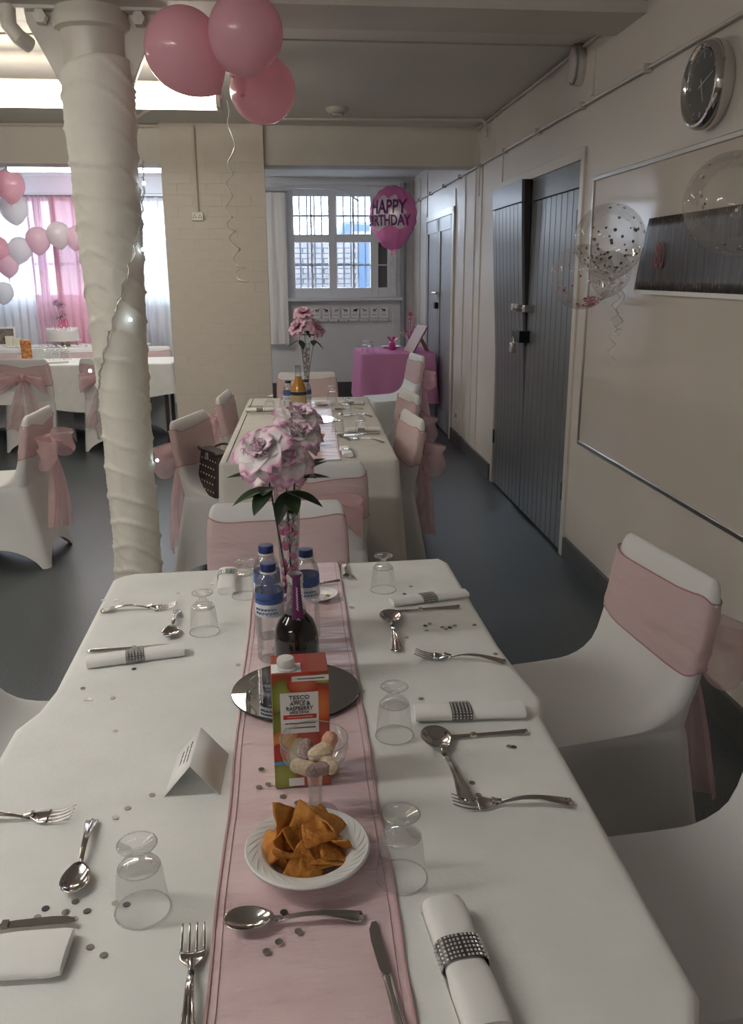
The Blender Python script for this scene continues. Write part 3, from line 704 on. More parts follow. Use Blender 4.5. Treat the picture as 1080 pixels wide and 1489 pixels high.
# ------------------------------------------------------------------ covered chairs
def chair_mesh(seed=0):
    rr = random.Random(seed)
    rings = []
    zs = [0.0, 0.03, 0.08, 0.15, 0.24, 0.33, 0.40, 0.425, 0.437, 0.442, 0.446, 0.452, 0.462, 0.478, 0.50, 0.53, 0.57, 0.62, 0.67, 0.72, 0.76, 0.785, 0.80, 0.808, 0.811]
    n = 14
    for z in zs:
        t = z / 0.44
        if z <= 0.44:
            hw = 0.228 - 0.010 * t + 0 ; yf = 0.235 - 0.02 * t; yb = -0.285 + 0.085 * t; r = 0.035
            if z > 0.42: hw -= 0.006 * (z - 0.42) / 0.02; yf -= 0.012 * (z - 0.42) / 0.02
        else:
            k = (z - 0.44) / 0.37
            yb = -0.20 - 0.055 * k
            thick = 0.045 - 0.012 * k
            fill = {0.442: 0.20, 0.446: 0.13, 0.452: 0.098, 0.462: 0.072, 0.478: 0.048, 0.50: 0.028, 0.53: 0.012, 0.57: 0.004}.get(z, 0.0)
            yf = yb + thick + fill
            hw = 0.212 + 0.008 * sin(pi * k) ; r = min(0.035, (yf - yb) / 2 - 0.001)
            if z > 0.77:
                e = (z - 0.77) / 0.041; s_ = sqrt(max(0, 1 - e * e * 0.96))
                hw = 0.212 - 0.030 * (1 - s_); mid = (yf + yb) / 2; hh = (yf - yb) / 2 * s_; yf, yb = mid + hh, mid - hh; r = min(r, hh - 0.0005) if hh > 0.002 else 0.001
        cx, cy = 0, (yf + yb) / 2; hy = (yf - yb) / 2
        # side points added between the corners so that the hem can arch
        pts = []
        cs = [(1, 1, 0), (-1, 1, 1), (-1, -1, 2), (1, -1, 3)]
        corners = []
        for (sx, sy, k) in cs:
            corners.append([(cx + sx * (hw - r) + r * cos(pi / 2 * k + pi / 2 * i / 4), cy + sy * (hy - r) + r * sin(pi / 2 * k + pi / 2 * i / 4)) for i in range(5)])
        for k in range(4):
            pts += [(p, 0.0) for p in corners[k]]
            a = Vector(corners[k][-1]); b2 = Vector(corners[(k + 1) % 4][0])
            for i in range(1, n):
                e = i / n; q = a.lerp(b2, e); pull = sin(pi * e)
                pts.append(((q.x, q.y), pull))
        ring = []
        for (p, pull) in pts:
            x, y = p
            arch = 0.10 * pull ** 0.7
            if z < 0.44:
                zz = arch * (1 - t) + z * (1 - 0) if False else arch + (0.44 - arch) * (z / 0.44)
                inn = 0.045 * pull * (1 - t) * (0.3 + t) * 2
                d = Vector((x - cx, y - cy)); 
                if abs(d.x) > hw - 0.01: x -= math.copysign(inn, d.x)
                if abs(d.y) > hy - 0.01: y -= math.copysign(inn, d.y)
            else: zz = z
            w_ = 0.0025 * nz(x * 9 + seed * 5, y * 9, zz * 9)
            ring.append((x + w_, y + w_, zz))
        rings.append(ring)
    return MB().loft(rings, True, False, True).mesh('seat_cover', 'cover_white', 50)
CHAIR_ME = chair_mesh()
def band_fn(z0, z1, off=0.006, wob=0.010):
    rings = []
    nn = 60
    for k in range(9):
        ring = []
        for j in range(nn):
            a = 2 * pi * j / nn
            sgn = lambda v: math.copysign(1, v)
            kq = ((z0 + (z1 - z0) * k / 8) - 0.44) / 0.37; hx = 0.2155 + 0.008 * sin(pi * kq) - 0.004 * smooth(0.8, 0.9, kq); hy = 0.024 + off
            x = hx * sgn(cos(a)) * abs(cos(a)) ** 0.35; y = hy * sgn(sin(a)) * abs(sin(a)) ** 0.5
            zt_ = z1 + 0.008 * sin(3 * a + 1) ; zb_ = z0 + wob * sin(2 * a + 0.5)
            if y < 0: # gathered towards the knot at the back
                g = 1 - abs(x) / hx; zm = 0.655
                zt_ = zt_ + (zm + 0.05 - zt_) * g * 0.6; zb_ = zb_ + (zm - 0.05 - zb_) * g * 0.6
            z = zb_ + (zt_ - zb_) * k / 8
            kk = (z - 0.44) / 0.37
            yc = -0.20 - 0.055 * kk + (0.045 - 0.012 * kk) / 2
            rip = 0.0045 * (1 - abs(sin(k * 0.9 + 2.2 * cos(a) + 1.3 * nz(x * 12, k * 0.4)))) ** 2
            ring.append((x, yc + y + math.copysign(abs(rip), y), z))
        rings.append(ring)
    return MB().loft(rings, True, False, False)
BAND_ME = band_fn(0.588, 0.765).mesh('sash_band', 'organza_pink', 60)
def edge_me(z1):
    b2 = band_fn(0.588, 0.765)
    nn = 60; m_ = MB()
    m_.tube(b2.v[8 * nn:9 * nn] + [b2.v[8 * nn]], 0.0021, 5); m_.tube(b2.v[0:nn] + [b2.v[0]], 0.0021, 5)
    return m_.mesh('sash_hem', 'sash_edge', 60)
HEM_ME = edge_me(0)
def loop_me(s_):
    def fn(u, v):
        t = u; Lr = 0.19
        x = s_ * (0.012 + Lr * sin(pi * t) ** 0.8)
        y = -0.275 - 0.055 * sin(2 * pi * t) * 0.8 - 0.03 * sin(pi * t) - 0.015
        wd = 0.035 + 0.13 * sin(pi * t)
        z = 0.655 + (v - 0.5) * wd - 0.05 * sin(pi * t) + 0.012 * sin(v * 9 + u * 6)
        return (x, y + 0.008 * sin(v * 11 + u * 3), z)
    return MB().grid(fn, 24, 12).mesh('bow_loop', 'organza_bow', 180)
def tail_me(s_, ln):
    def fn(u, v):
        wd = 0.035 + 0.14 * v
        x = s_ * (0.015 + 0.10 * v) + (u - 0.5) * wd
        y = -0.275 - 0.02 * v + 0.016 * sin(u * 12 + v * 3) * (0.4 + v) - 0.02 * sin(pi * v)
        z = 0.645 - ln * v - 0.03 * (u - 0.5) * v
        return (x, y, z)
    return MB().grid(fn, 16, 20).mesh('bow_tail', 'organza_bow', 180)
LOOP = {s_: loop_me(s_) for s_ in (-1, 1)}
TAIL = {1: tail_me(1, 0.50), -1: tail_me(-1, 0.44)}
KNOT = MB().lathe([(0, -0.032), (0.014, -0.03), (0.022, -0.015), (0.020, 0), (0.023, 0.014), (0.015, 0.03), (0, 0.032)], 14).mesh('bow_knot', 'organza_pink', 60)
def chair(label, x, y, deg, bow=True, sc=1.0):
    t = thing('covered_chair', label, 'chair', (x, y, 0), radians(deg), 'covered party chairs')
    t.scale = (sc, 1, 1)
    link('seat_cover', CHAIR_ME, t)
    bd = link('sash_band', BAND_ME, t); link('sash_hem', HEM_ME, bd)
    if bow:
        link('bow_knot', KNOT, t, (0, -0.275, 0.652))
        for s_ in (-1, 1): link('bow_loop', LOOP[s_], t); link('bow_tail', TAIL[s_], t)
    return t
chair('white covered chair with pink sash at right of near table, by the whiteboard', 0.725, 1.915, 96.8)
chair('nearest white covered chair at right edge of the picture, only its seat showing', 0.70, 1.15, 92)
chair('white covered chair at left edge of near table, mostly out of the picture', -0.60, 1.83, -90)
chair('covered chair facing the camera at far end of near table, wide pink sash', -0.03, 2.345, 180)
chair('covered chair with its back to the camera at near end of second table', 0.118, 3.39, -6)
chair('covered chair on the left in front of the wrapped column, bow on its back', -1.53, 4.63, 87)
chair('covered chair with its back to the camera at left edge, by left table', -2.17, 7.83, -8)
chair('covered chair with its back to the camera, half hidden behind the column', -1.50, 7.80, -5)
chair('covered chair behind the left table at the left edge of the picture', -2.66, 8.53, 180, False)
chair('covered chair behind the left table, just left of the column', -1.95, 8.53, 180, False)
chair('covered chair behind the left table, right of the column', -1.31, 8.53, 180, False)
chair('covered chair with the brown handbag on the left of second table', -0.255, 4.27, -108)
chair('farther covered chair on left of second table beside the pillar', -0.12, 5.13, -96)
chair('nearer covered chair on right of second table with large bow', 0.42, 4.21, 95)
chair('farther covered chair on right of second table', 0.53, 5.04, 96)
chair('covered chair standing apart in front of the pink table', 0.95, 7.42, 97)
chair('covered chair at far end of second table facing the camera', 0.18, 5.97, 180, False)

# ------------------------------------------------------------------ tables and cloths
ZT = 0.748
def table(label, x0, x1, y0, y1, rot=0.0, top=0.742):
    cx, cy = (x0 + x1) / 2, (y0 + y1) / 2; hx, hy = (x1 - x0) / 2, (y1 - y0) / 2
    t = thing('folding_table', label, 'table', (cx, cy, 0), rot)
    MB().prism(rrect(hx, hy, 0.03, 5), top - 0.025, top).build('tabletop', 'table_wood', t)
    for sx in (-1, 1):
        for sy in (-1, 1):
            lx, ly = sx * (hx - 0.06), sy * (hy - 0.10)
            lg = box('leg', 'table_leg', lx - 0.016, lx + 0.016, ly - 0.016, ly + 0.016, 0.03, top - 0.025, t)
            MB().lathe([(0, 0), (0.022, 0.0), (0.024, 0.015), (0.018, 0.03), (0, 0.03)], 12).build('foot', 'cap_black', lg, (lx, ly, 0))
    return t
def cloth(name, label, outline, ztop, drop, m, flare=0.04, amp=0.022, nf=30, seed=1, loc=(0, 0, 0), rot=0, hem=None, droopfn=None, group=None):
    pts = resample(outline, 0.02); n = len(pts)
    cx = sum(p[0] for p in pts) / n; cy = sum(p[1] for p in pts) / n
    nrm = []; arc = [0]
    for i in range(n):
        a = Vector(pts[i - 1]); b2 = Vector(pts[(i + 1) % n]); d = (b2 - a).normalized(); nrm.append(Vector((d.y, -d.x)))
        arc.append(arc[-1] + (Vector(pts[(i + 1) % n]) - Vector(pts[i])).length)
    # soften the normals so that folds fan out around the corners
    for _ in range(3): nrm = [(nrm[i - 1] + nrm[i] * 2 + nrm[(i + 1) % n]).normalized() for i in range(n)]
    rings = []
    for (off, dz) in ((-0.03, 0.0), (-0.012, 0.0), (-0.004, -0.001), (0.0015, -0.005), (0.004, -0.012)):
        rings.append([(p[0] + q.x * off, p[1] + q.y * off, ztop + dz) for p, q in zip(pts, nrm)])
    K = 14
    for k in range(1, K + 1):
        t = k / K; ring = []
        for i, (p, q) in enumerate(zip(pts, nrm)):
            a = arc[i]
            d_ = drop(p) if callable(drop) else drop
            fold = sin(a / arc[-1] * 2 * pi * nf + 1.6 * nz(a * 2.1 + seed, seed)) + 0.6 * nz(a * 7 + seed, 3.3)
            o = 0.004 + flare * t + amp * t * fold
            hz = 0.006 * nz(a * 3, seed + 7) * t
            ring.append((p[0] + q.x * o, p[1] + q.y * o, ztop - 0.012 - d_ * t + hz))
        rings.append(ring)
    mb = MB().loft(rings, True, True, False)
    # the loft's first cap is the flat top
    me = mb.mesh(name, m, 55)
    o = link(name, me, None, loc, (0, 0, rot)); tag(o, label, 'tablecloth', group)
    return o, rings[-1]
table('near folding table hidden under the white cloth', -0.455, 0.415, 0.68, 1.39)
table('second folding table pushed against the first under the near white cloth', -0.43, 0.415, 1.41, 2.15)
out1 = [(0.424, 0.70), (0.432, 1.30), (0.452, 1.36), (0.440, 1.46), (0.430, 1.60), (0.426, 2.13), (0.41, 2.165), (-0.40, 2.14), (-0.428, 2.125), (-0.447, 2.10), (-0.442, 1.50), (-0.452, 1.42), (-0.476, 1.36), (-0.474, 0.70), (-0.45, 0.66), (0.40, 0.655)]
cloth('tablecloth', 'white cloth covering the near table set for the party', out1, ZT, 0.24, 'tablecloth_white', 0.008, 0.007, 26, 3)
T2C, T2R = (0.132, 4.40), -0.032
table('folding table under the white cloth of second table', T2C[0] - 0.36, T2C[0] + 0.36, T2C[1] - 0.92, T2C[1] + 0.92, T2R)
cloth('tablecloth', 'long white cloth hanging over the second table', [(a, b2) for a, b2 in rrect(0.372, 0.945, 0.02, 4)], ZT, 0.60, 'tablecloth_dimmed', 0.035, 0.012, 22, 5, (T2C[0], T2C[1], 0), T2R)
table('dark legged folding table under left white cloth, feet beside the pillar', -3.6, -0.98, 7.66, 8.27)
def ldrop(p): return 0.26 + 0.10 * (1 if p[0] < -1.3 else 0) + 0.05 * sin(p[0] * 3)
cloth('tablecloth', 'white cloth over the left table behind the wrapped column', [(p[0] - 2.29, p[1] + 7.965) for p in rrect(1.33, 0.315, 0.02, 4)], ZT, ldrop, 'tablecloth_white', 0.02, 0.010, 30, 8)
table('folding table carrying the cake by the curtains', -4.0, -1.5, 9.55, 10.05)
cloth('tablecloth', 'white cloth over the cake table by the curtains', [(p[0] - 2.75, p[1] + 9.80) for p in rrect(1.27, 0.27, 0.02, 4)], ZT, 0.5, 'tablecloth_white', 0.02, 0.012, 40, 9)
table('small folding table under the pink plastic cloth', 0.78, 1.47, 8.22, 9.0)
cloth('tablecloth', 'bright pink plastic cloth over the small corner table', [(p[0] + 1.125, p[1] + 8.61) for p in rrect(0.36, 0.40, 0.015, 4)], ZT, 0.47, 'plastic_pink_sheer', 0.03, 0.014, 14, 11)

def runner(label, xc, hw, y0, y1, zt, m='satin_pink', loc=(0, 0), rot=0, seed=0, ov=0.0):
    t = thing('table_runner', label, 'table runner', (loc[0], loc[1], zt), rot)
    def P(u, v):
        y = y0 + (y1 - y0) * v
        x = xc(y) + (u - 0.5) * 2 * hw + 0.004 * nz(y * 5 + seed, 2) * (1 if u > 0.5 else -1)
        z = 0.0022 + 0.0022 * max(0, nz(x * 9 + seed, y * 16)) + 0.001 * sin(y * 60 + x * 20 + 3 * nz(x * 4, y * 4))
        if y > y1 - 0.004 and ov: z -= ov
        return (x, y, z)
    nv = int((y1 - y0) / 0.008)
    MB().grid(P, 30, nv).build('satin_strip', m, t, ang=180)
    for u in (0.0, 1.0):
        MB().tube([P(u, k / nv) for k in range(nv + 1)], 0.0022, 6).build('hem', 'satin_hem', t)
        MB().tube([tuple(Vector(P(abs(u - 0.045), k / nv)) + Vector((0, 0, 0.0006))) for k in range(nv + 1)], 0.0007, 4).build('stitching', 'satin_hem', t)
    return t
runner('pink satin runner down the middle of the near table', lambda y: 0.006 + 0.012 * (y - 0.7), 0.109, 0.66, 2.158, ZT)
runner('narrow pink satin runner on the second table', lambda y: 0.058, 0.072, -0.94, 0.80, ZT, 'satin_pink', T2C, T2R, 4)

# ------------------------------------------------------------------ glasses, cutlery, napkins
def glass_me(h=0.095, r0=0.0335, r1=0.0255, nm='clear_plastic'):
    b1 = h * 0.66
    prof = [(r0, 0.0), (r0 - 0.001, 0.004), (r1 + 0.002, b1 - 0.006), (r1, b1), (r1 - 0.003, b1 + 0.004), (r1 * 0.72, b1 + 0.010), (0.0095, b1 + 0.016), (0.0075, h - 0.010), (0.010, h - 0.005), (0.0225, h - 0.002), (0.0235, h), (0.0225, h + 0.001), (0, h + 0.0005)]
    return prof
GP = glass_me()
GB = MB().lathe(GP[:6], 32).mesh('cup', 'clear_plastic', 60)
GBase = MB().lathe([(0.0, GP[3][1] - 0.001), (0.017, GP[3][1] - 0.0005), (0.0245, GP[3][1] - 0.003)], 32).mesh('cup_base', 'clear_plastic', 60)
GS = MB().lathe(GP[5:8], 20).mesh('stem', 'clear_plastic', 60)
GF = MB().lathe(GP[7:], 32).mesh('foot', 'clear_plastic', 60)
GR = MB().tube([(0.0335 * cos(2 * pi * k / 36), 0.0335 * sin(2 * pi * k / 36), 0.0012) for k in range(37)], 0.0011, 6).mesh('rim', 'glass', 180)
GR2 = MB().tube([(0.0235 * cos(2 * pi * k / 30), 0.0235 * sin(2 * pi * k / 30), 0.095) for k in range(31)], 0.0010, 6).mesh('foot_rim', 'glass', 180)
GR3 = MB().tube([(0.0252 * cos(2 * pi * k / 30), 0.0252 * sin(2 * pi * k / 30), 0.0627) for k in range(31)], 0.0008, 6).mesh('shoulder_rim', 'glass', 180)
def tumbler(label, x, y, z=ZT, sc=1.0, group='upturned plastic glasses'):
    t = thing('plastic_goblet', label, 'glass', (x, y, z + 0.0005), rnd.uniform(0, 6), group); t.scale = (sc, sc, sc)
    for nm, me in (('cup', GB), ('cup_base', GBase), ('stem', GS), ('foot', GF), ('rim', GR), ('foot_rim', GR2), ('shoulder_rim', GR3)): link(nm, me, t)
    return t
tumbler('upturned clear plastic goblet at front left, beside the fluted spoon', -0.192, 0.893)
tumbler('upturned clear plastic goblet touching runner, beside the chip bowl', 0.131, 0.915)
tumbler('upturned clear plastic goblet right of the juice carton, beside ringed napkin', 0.168, 1.262, sc=0.96)
tumbler('upturned clear plastic goblet at far right of the near table', 0.230, 1.941, sc=0.94)
tumbler('upturned clear plastic goblet on left, above the knife and ringed napkin', -0.187, 1.735, sc=0.96)
tumbler('upturned clear plastic goblet at far left, beside upright ringed napkin', -0.106, 1.94, sc=0.96)

def handle_me():
    def P(u, v):     # v along, 0 = neck, 1 = butt
        wd = 0.0029 + 0.0022 * v + 0.0040 * smooth(0.5, 1.0, v)
        x = (u - 0.5) * 2 * wd
        z = 0.004 + 0.010 * sin(pi * min(1, v * 1.02)) ** 1.0 * (1 - 0.45 * v) + 0.0012 * cos((u - 0.5) * 2 * pi * 2.5) * smooth(0.2, 0.6, v) - 0.0008 * (2 * u - 1) ** 2
        y = 0.062 + 0.108 * v + (0.004 * cos((u - 0.5) * pi) if v > 0.99 else 0)
        return (x, y, z)
    return MB().grid(P, 12, 24).mesh('handle', 'cutlery_silver', 80)
HANDLE = handle_me()
def spoon_bowl():
    rings = []
    for k in range(9):
        e = k / 8; ring = []
        for j in range(32):
            a = 2 * pi * j / 32
            x = 0.0185 * cos(a) * e * (1 - 0.13 * sin(a)); y = 0.030 + 0.031 * sin(a) * e
            z = 0.0085 * (e * e) ** 1.0 + 0.0015
            ring.append((x, y, z + 0.002 * smooth(0.7, 1.0, sin(a)) * e))
        rings.append(ring)
    return MB().loft(rings[1:], True, True, False).mesh('bowl', 'cutlery_silver', 80)
SB = spoon_bowl()
NECK = MB().tube([(0, 0.056, 0.0095), (0, 0.062, 0.008), (0, 0.070, 0.0075)], [0.0042, 0.003, 0.0028], 8).mesh('neck', 'cutlery_silver', 80)
def spoon(label, bx, by, hx, hy, z=ZT, flip=False):
    a = atan2(hy - by, hx - bx) - pi / 2
    t = thing('spoon', label, 'spoon', (bx, by, z + 0.0008), (0, 0, a), 'silver plastic spoons')
    ln = sqrt((hx - bx) ** 2 + (hy - by) ** 2) / 0.17; t.scale = (min(1.2, max(ln, 0.9)) * 1.12, ln, 1)
    link('bowl', SB, t, solid=0.0011); link('handle', HANDLE, t, solid=0.0012); link('neck', NECK, t)
    return t
def fork_me():
    def H(u, v):
        wd = 0.0025 + 0.0095 * smooth(0.0, 0.75, 1 - v)
        x = (u - 0.5) * 2 * wd; y = 0.036 + 0.030 * v
        return (x, y, 0.0035 + 0.004 * smooth(0.3, 1, v) + 0.0018 * (2 * u - 1) ** 2 * (1 - v))
    return MB().grid(H, 10, 10).mesh('head', 'cutlery_silver', 80)
FH = fork_me()
def tine_me(k):
    x0 = -0.0108 + k * 0.0072 - 0.0
    def T_(u, v):
        wd = 0.0016 * (1 - 0.55 * v)
        return (x0 * (1 - 0.05 * v) + (u - 0.5) * 2 * wd, 0.037 - 0.037 * v, 0.0036 + 0.0075 * v * v)
    return MB().grid(T_, 3, 10).mesh('tine', 'cutlery_silver', 80)
TINES = [tine_me(k) for k in range(4)]
def fork(label, tx, ty, hx, hy, z=ZT):
    a = atan2(hy - ty, hx - tx) - pi / 2
    t = thing('fork', label, 'fork', (tx, ty, z - 0.001), (0, 0, a), 'silver plastic forks')
    ln = sqrt((hx - tx) ** 2 + (hy - ty) ** 2) / 0.17; t.scale = (1.22, ln, 1.25)
    link('head', FH, t, solid=0.0011); link('handle', HANDLE, t, solid=0.0012); link('neck', NECK, t)
    for k in range(4): link('tine', TINES[k], t, solid=0.0012)
    return t
bl_ = [(-0.004, 0.085), (0.006, 0.085), (0.0075, 0.07), (0.0085, 0.03), (0.007, 0.012), (0.002, 0.001), (-0.004, 0.0), (-0.0045, 0.01)]
BLADE = MB().prism(bl_, 0.0012, 0.0026).mesh('blade', 'cutlery_silver', 40)
def kh(u, v):
    wd = 0.0048 + 0.0018 * smooth(0.4, 1, v)
    return ((u - 0.5) * 2 * wd + 0.001, 0.083 + 0.087 * v, 0.0025 + 0.0035 * sin(pi * u) * (0.6 + 0.4 * v) + 0.0008 * cos(u * pi * 5) * v)
KH = MB().grid(kh, 12, 16).mesh('handle', 'cutlery_silver', 80)
BOLS = MB().box(-0.004, 0.0065, 0.078, 0.086, 0.0005, 0.0055).mesh('bolster', 'cutlery_silver', 40)
def knife(label, tx, ty, hx, hy, z=ZT, tilt=0.0):
    a = atan2(hy - ty, hx - tx) - pi / 2
    t = thing('knife', label, 'knife', (tx, ty, z + 0.0008), (tilt, 0, a), 'silver plastic knives')
    ln = sqrt((hx - tx) ** 2 + (hy - ty) ** 2) / 0.17; t.scale = (1, ln, 1)
    link('blade', BLADE, t); link('handle', KH, t, solid=0.001); link('bolster', BOLS, t)
    return t
RZ = ZT + 0.004
fork('fork at left front with its handle cut by the picture edge', -0.318, 1.092, -0.488, 1.096)
fork('fork in front, tines pointing away beside the runner edge', -0.126, 0.850, -0.118, 0.682)
fork('fork on right, tines touching the nearer spoon handle', 0.226, 1.057, 0.400, 1.041)
fork('fork on right beyond the middle ringed napkin', 0.249, 1.560, 0.422, 1.508)
fork('fork at far left above the small spoon', -0.262, 1.883, -0.432, 1.878)
fork('fork at far end of near table beside runner, tines toward camera', 0.153, 2.005, 0.141, 2.150)
spoon('fluted spoon at left front, bowl toward the camera', -0.283, 0.922, -0.290, 1.075)
spoon('spoon lying across the pink runner before the chip bowl', -0.090, 0.850, 0.072, 0.843, RZ)
spoon('spoon on right pointing at the fork, beside ringed napkin', 0.232, 1.268, 0.250, 1.062)
spoon('spoon at far right crossing the knife tip', 0.226, 1.790, 0.216, 1.585)
spoon('small spoon on left between fork and knife', -0.258, 1.700, -0.259, 1.855)
knife('knife at left front half under the plain napkin', -0.268, 0.876, -0.436, 0.872, ZT + 0.006)
knife('knife lying on the runner at bottom of the picture', 0.086, 0.835, 0.101, 0.672, RZ)
knife('knife on right under the spoon by the ringed napkin', 0.214, 1.243, 0.392, 1.245)
knife('knife at far right beside the flat ringed napkin', 0.213, 1.796, 0.393, 1.806)
knife('knife on left beside the ringed napkin', -0.240, 1.668, -0.419, 1.656)

def sup(a, n_, k=28, sh=0.0):
    out = []
    for j in range(k):
        t = 2 * pi * j / k
        c_, s_ = cos(t), sin(t)
        out.append((a[0] * math.copysign(abs(c_) ** n_, c_), a[1] * math.copysign(abs(s_) ** n_, s_)))
    return out
def napkin_me(ln, hw, hh, seed):
    rings = []
    for i in range(19):
        v = i / 18; y = (v - 0.5) * ln
        sq = 1 - 0.12 * math.exp(-((v - 0.5) / 0.12) ** 2)
        e = 1.0 if 0 < i < 18 else 0.93
        ring = [(x * sq * e + 0.0012 * nz(x * 60 + seed, y * 30), y, hh + z * e * (1 - 0.10 * (1 - sq) * 8) + 0.0008 * nz(x * 50, y * 40 + seed)) for x, z in sup((hw, hh), 0.72)]
        rings.append(ring)
    m_ = MB().loft(rings)
    return m_.mesh('folded_roll', 'card_white', 50)
def fold_me(ln, hw, hh):
    def P(u, v): return (hw * 0.75 + 0.30 * hw * u, (v - 0.5) * ln * 0.985, 0.001 + hh * 0.65 * u)
    return MB().grid(P, 3, 8).mesh('loose_fold', 'card_white', 50)
RINGS = {}
def ring_me(hw, hh, ln):
    band = MB().loft([[(x, y, hh + z) for x, z in sup((hw, hh), 0.72, 36)] for y in (-ln / 2, ln / 2)], True, False, False).mesh('band', 'ring_band', 50)
    st = MB(); rows = 6
    pr_ = sup((hw + 0.0006, hh + 0.0006), 0.72, 200); per = [0]
    for i in range(200):
        a = pr_[i]; b2 = pr_[(i + 1) % 200]; per.append(per[-1] + sqrt((a[0] - b2[0]) ** 2 + (a[1] - b2[1]) ** 2))
    nst = int(per[-1] / 0.0049)
    for q in range(nst):
        s0 = per[-1] * q / nst; i = max(k for k in range(200) if per[k] <= s0)
        x, z = pr_[i]; nx_, nz_ = x / (hw * hw), z / (hh * hh); l = sqrt(nx_ ** 2 + nz_ ** 2); nx_, nz_ = nx_ / l, nz_ / l
        if z < -hh * 0.8: continue
        for r_ in range(rows):
            y = -ln / 2 + ln * (r_ + 0.5) / rows
            h_ = 0.0021
            c_ = Vector((x, y, hh + z)); N = Vector((nx_, 0, nz_)); T1 = Vector((-nz_, 0, nx_)); T2 = Vector((0, 1, 0))
            base = [c_ + (T1 * cos(a) + T2 * sin(a)) * h_ for a in (pi / 4, 3 * pi / 4, 5 * pi / 4, 7 * pi / 4)]
            top = [c_ + N * 0.0012 + (T1 * cos(a) + T2 * sin(a)) * h_ * 0.55 for a in (pi / 4, 3 * pi / 4, 5 * pi / 4, 7 * pi / 4)]
            st.loft([base, top], True, False, True)
    return band, st.mesh('rhinestones', 'diamond', None)
RB = {}
def napkin(label, x0, y0, x1, y1, hw=0.024, hh=0.010, z=ZT, ringpos=0.5, ringlabel=None, seed=0, ring=True):
    a = atan2(y1 - y0, x1 - x0) - pi / 2; ln = sqrt((x1 - x0) ** 2 + (y1 - y0) ** 2)
    t = thing('rolled_napkin', label, 'napkin', ((x0 + x1) / 2, (y0 + y1) / 2, z + 0.0006), (0, 0, a), 'rolled white napkins')
    rl = link('folded_roll', napkin_me(ln, hw, hh, seed), t)
    link('loose_fold', fold_me(ln, hw, hh), t)
    if ring:
        key = (hw, hh)
        if key not in RB: RB[key] = ring_me(hw * 0.985 + 0.0008, hh + 0.0006, 0.036)
        q = thing('napkin_ring', ringlabel, 'napkin ring', (x0 + (x1 - x0) * ringpos, y0 + (y1 - y0) * ringpos, z + 0.0002), (0, 0, a), 'sparkling napkin rings')
        link('band', RB[key][0], q); stuff(link('rhinestones', RB[key][1], q))
    return t
napkin('plain white folded napkin at left front over the knife', -0.266, 0.826, -0.452, 0.830, 0.035, 0.008, seed=1, ring=False)
napkin('rolled white napkin at right front pointing at the camera', 0.171, 0.846, 0.187, 0.662, 0.026, 0.014, ringpos=0.45, ringlabel='sparkling rhinestone ring on the right front napkin', seed=2)
napkin('rolled white napkin on right, lying crosswise by the middle goblet', 0.211, 1.318, 0.404, 1.308, 0.024, 0.009, ringpos=0.42, ringlabel='sparkling rhinestone ring on the middle right napkin', seed=3)
napkin('rolled white napkin at far right, lying crosswise', 0.238, 1.842, 0.425, 1.880, 0.020, 0.007, ringpos=0.48, ringlabel='sparkling rhinestone ring on the far right napkin', seed=4)
napkin('rolled white napkin on left below its knife', -0.407, 1.592, -0.220, 1.630, 0.020, 0.010, ringpos=0.49, ringlabel='sparkling rhinestone ring on the left crosswise napkin', seed=5)
napkin('rolled white napkin at far left pointing at the camera', -0.157, 2.105, -0.152, 1.955, 0.024, 0.010, ringpos=0.25, ringlabel='sparkling rhinestone ring on the far left napkin', seed=6)

# name card: tent-folded card with a few lines of writing
pc = thing('place_card', 'white tent-folded name card standing left of the runner', 'place card', (-0.152, 1.182, ZT + 0.0005), radians(-3.5))
ap, hl, hwid = 0.050, 0.056, 0.041
MB().add([(-hwid, -hl, 0), (-hwid, hl, 0), (0, hl, ap), (0, -hl, ap)], [(0, 1, 2, 3)]).build('panel', 'card_white', pc, solid=0.0006)
MB().add([(hwid, -hl, 0), (hwid, hl, 0), (0, hl, ap), (0, -hl, ap)], [(3, 2, 1, 0)]).build('panel', 'card_white', pc, solid=0.0006)
wr_ = MB()
for k in range(3):
    z_ = 0.038 - k * 0.009
    pts = []
    for i in range(46 - 8 * k):
        y = 0.034 - i * 0.0013; zz = z_ + 0.0022 * sin(i * 1.9) * (0.4 + 0.6 * abs(sin(i * 0.37)))
        xx = -hwid * (1 - zz / ap) - 0.0006
        pts.append((xx, y, zz))
    wr_.tube(pts, 0.00035, 4)
wr_.build('handwriting', 'ink', pc)

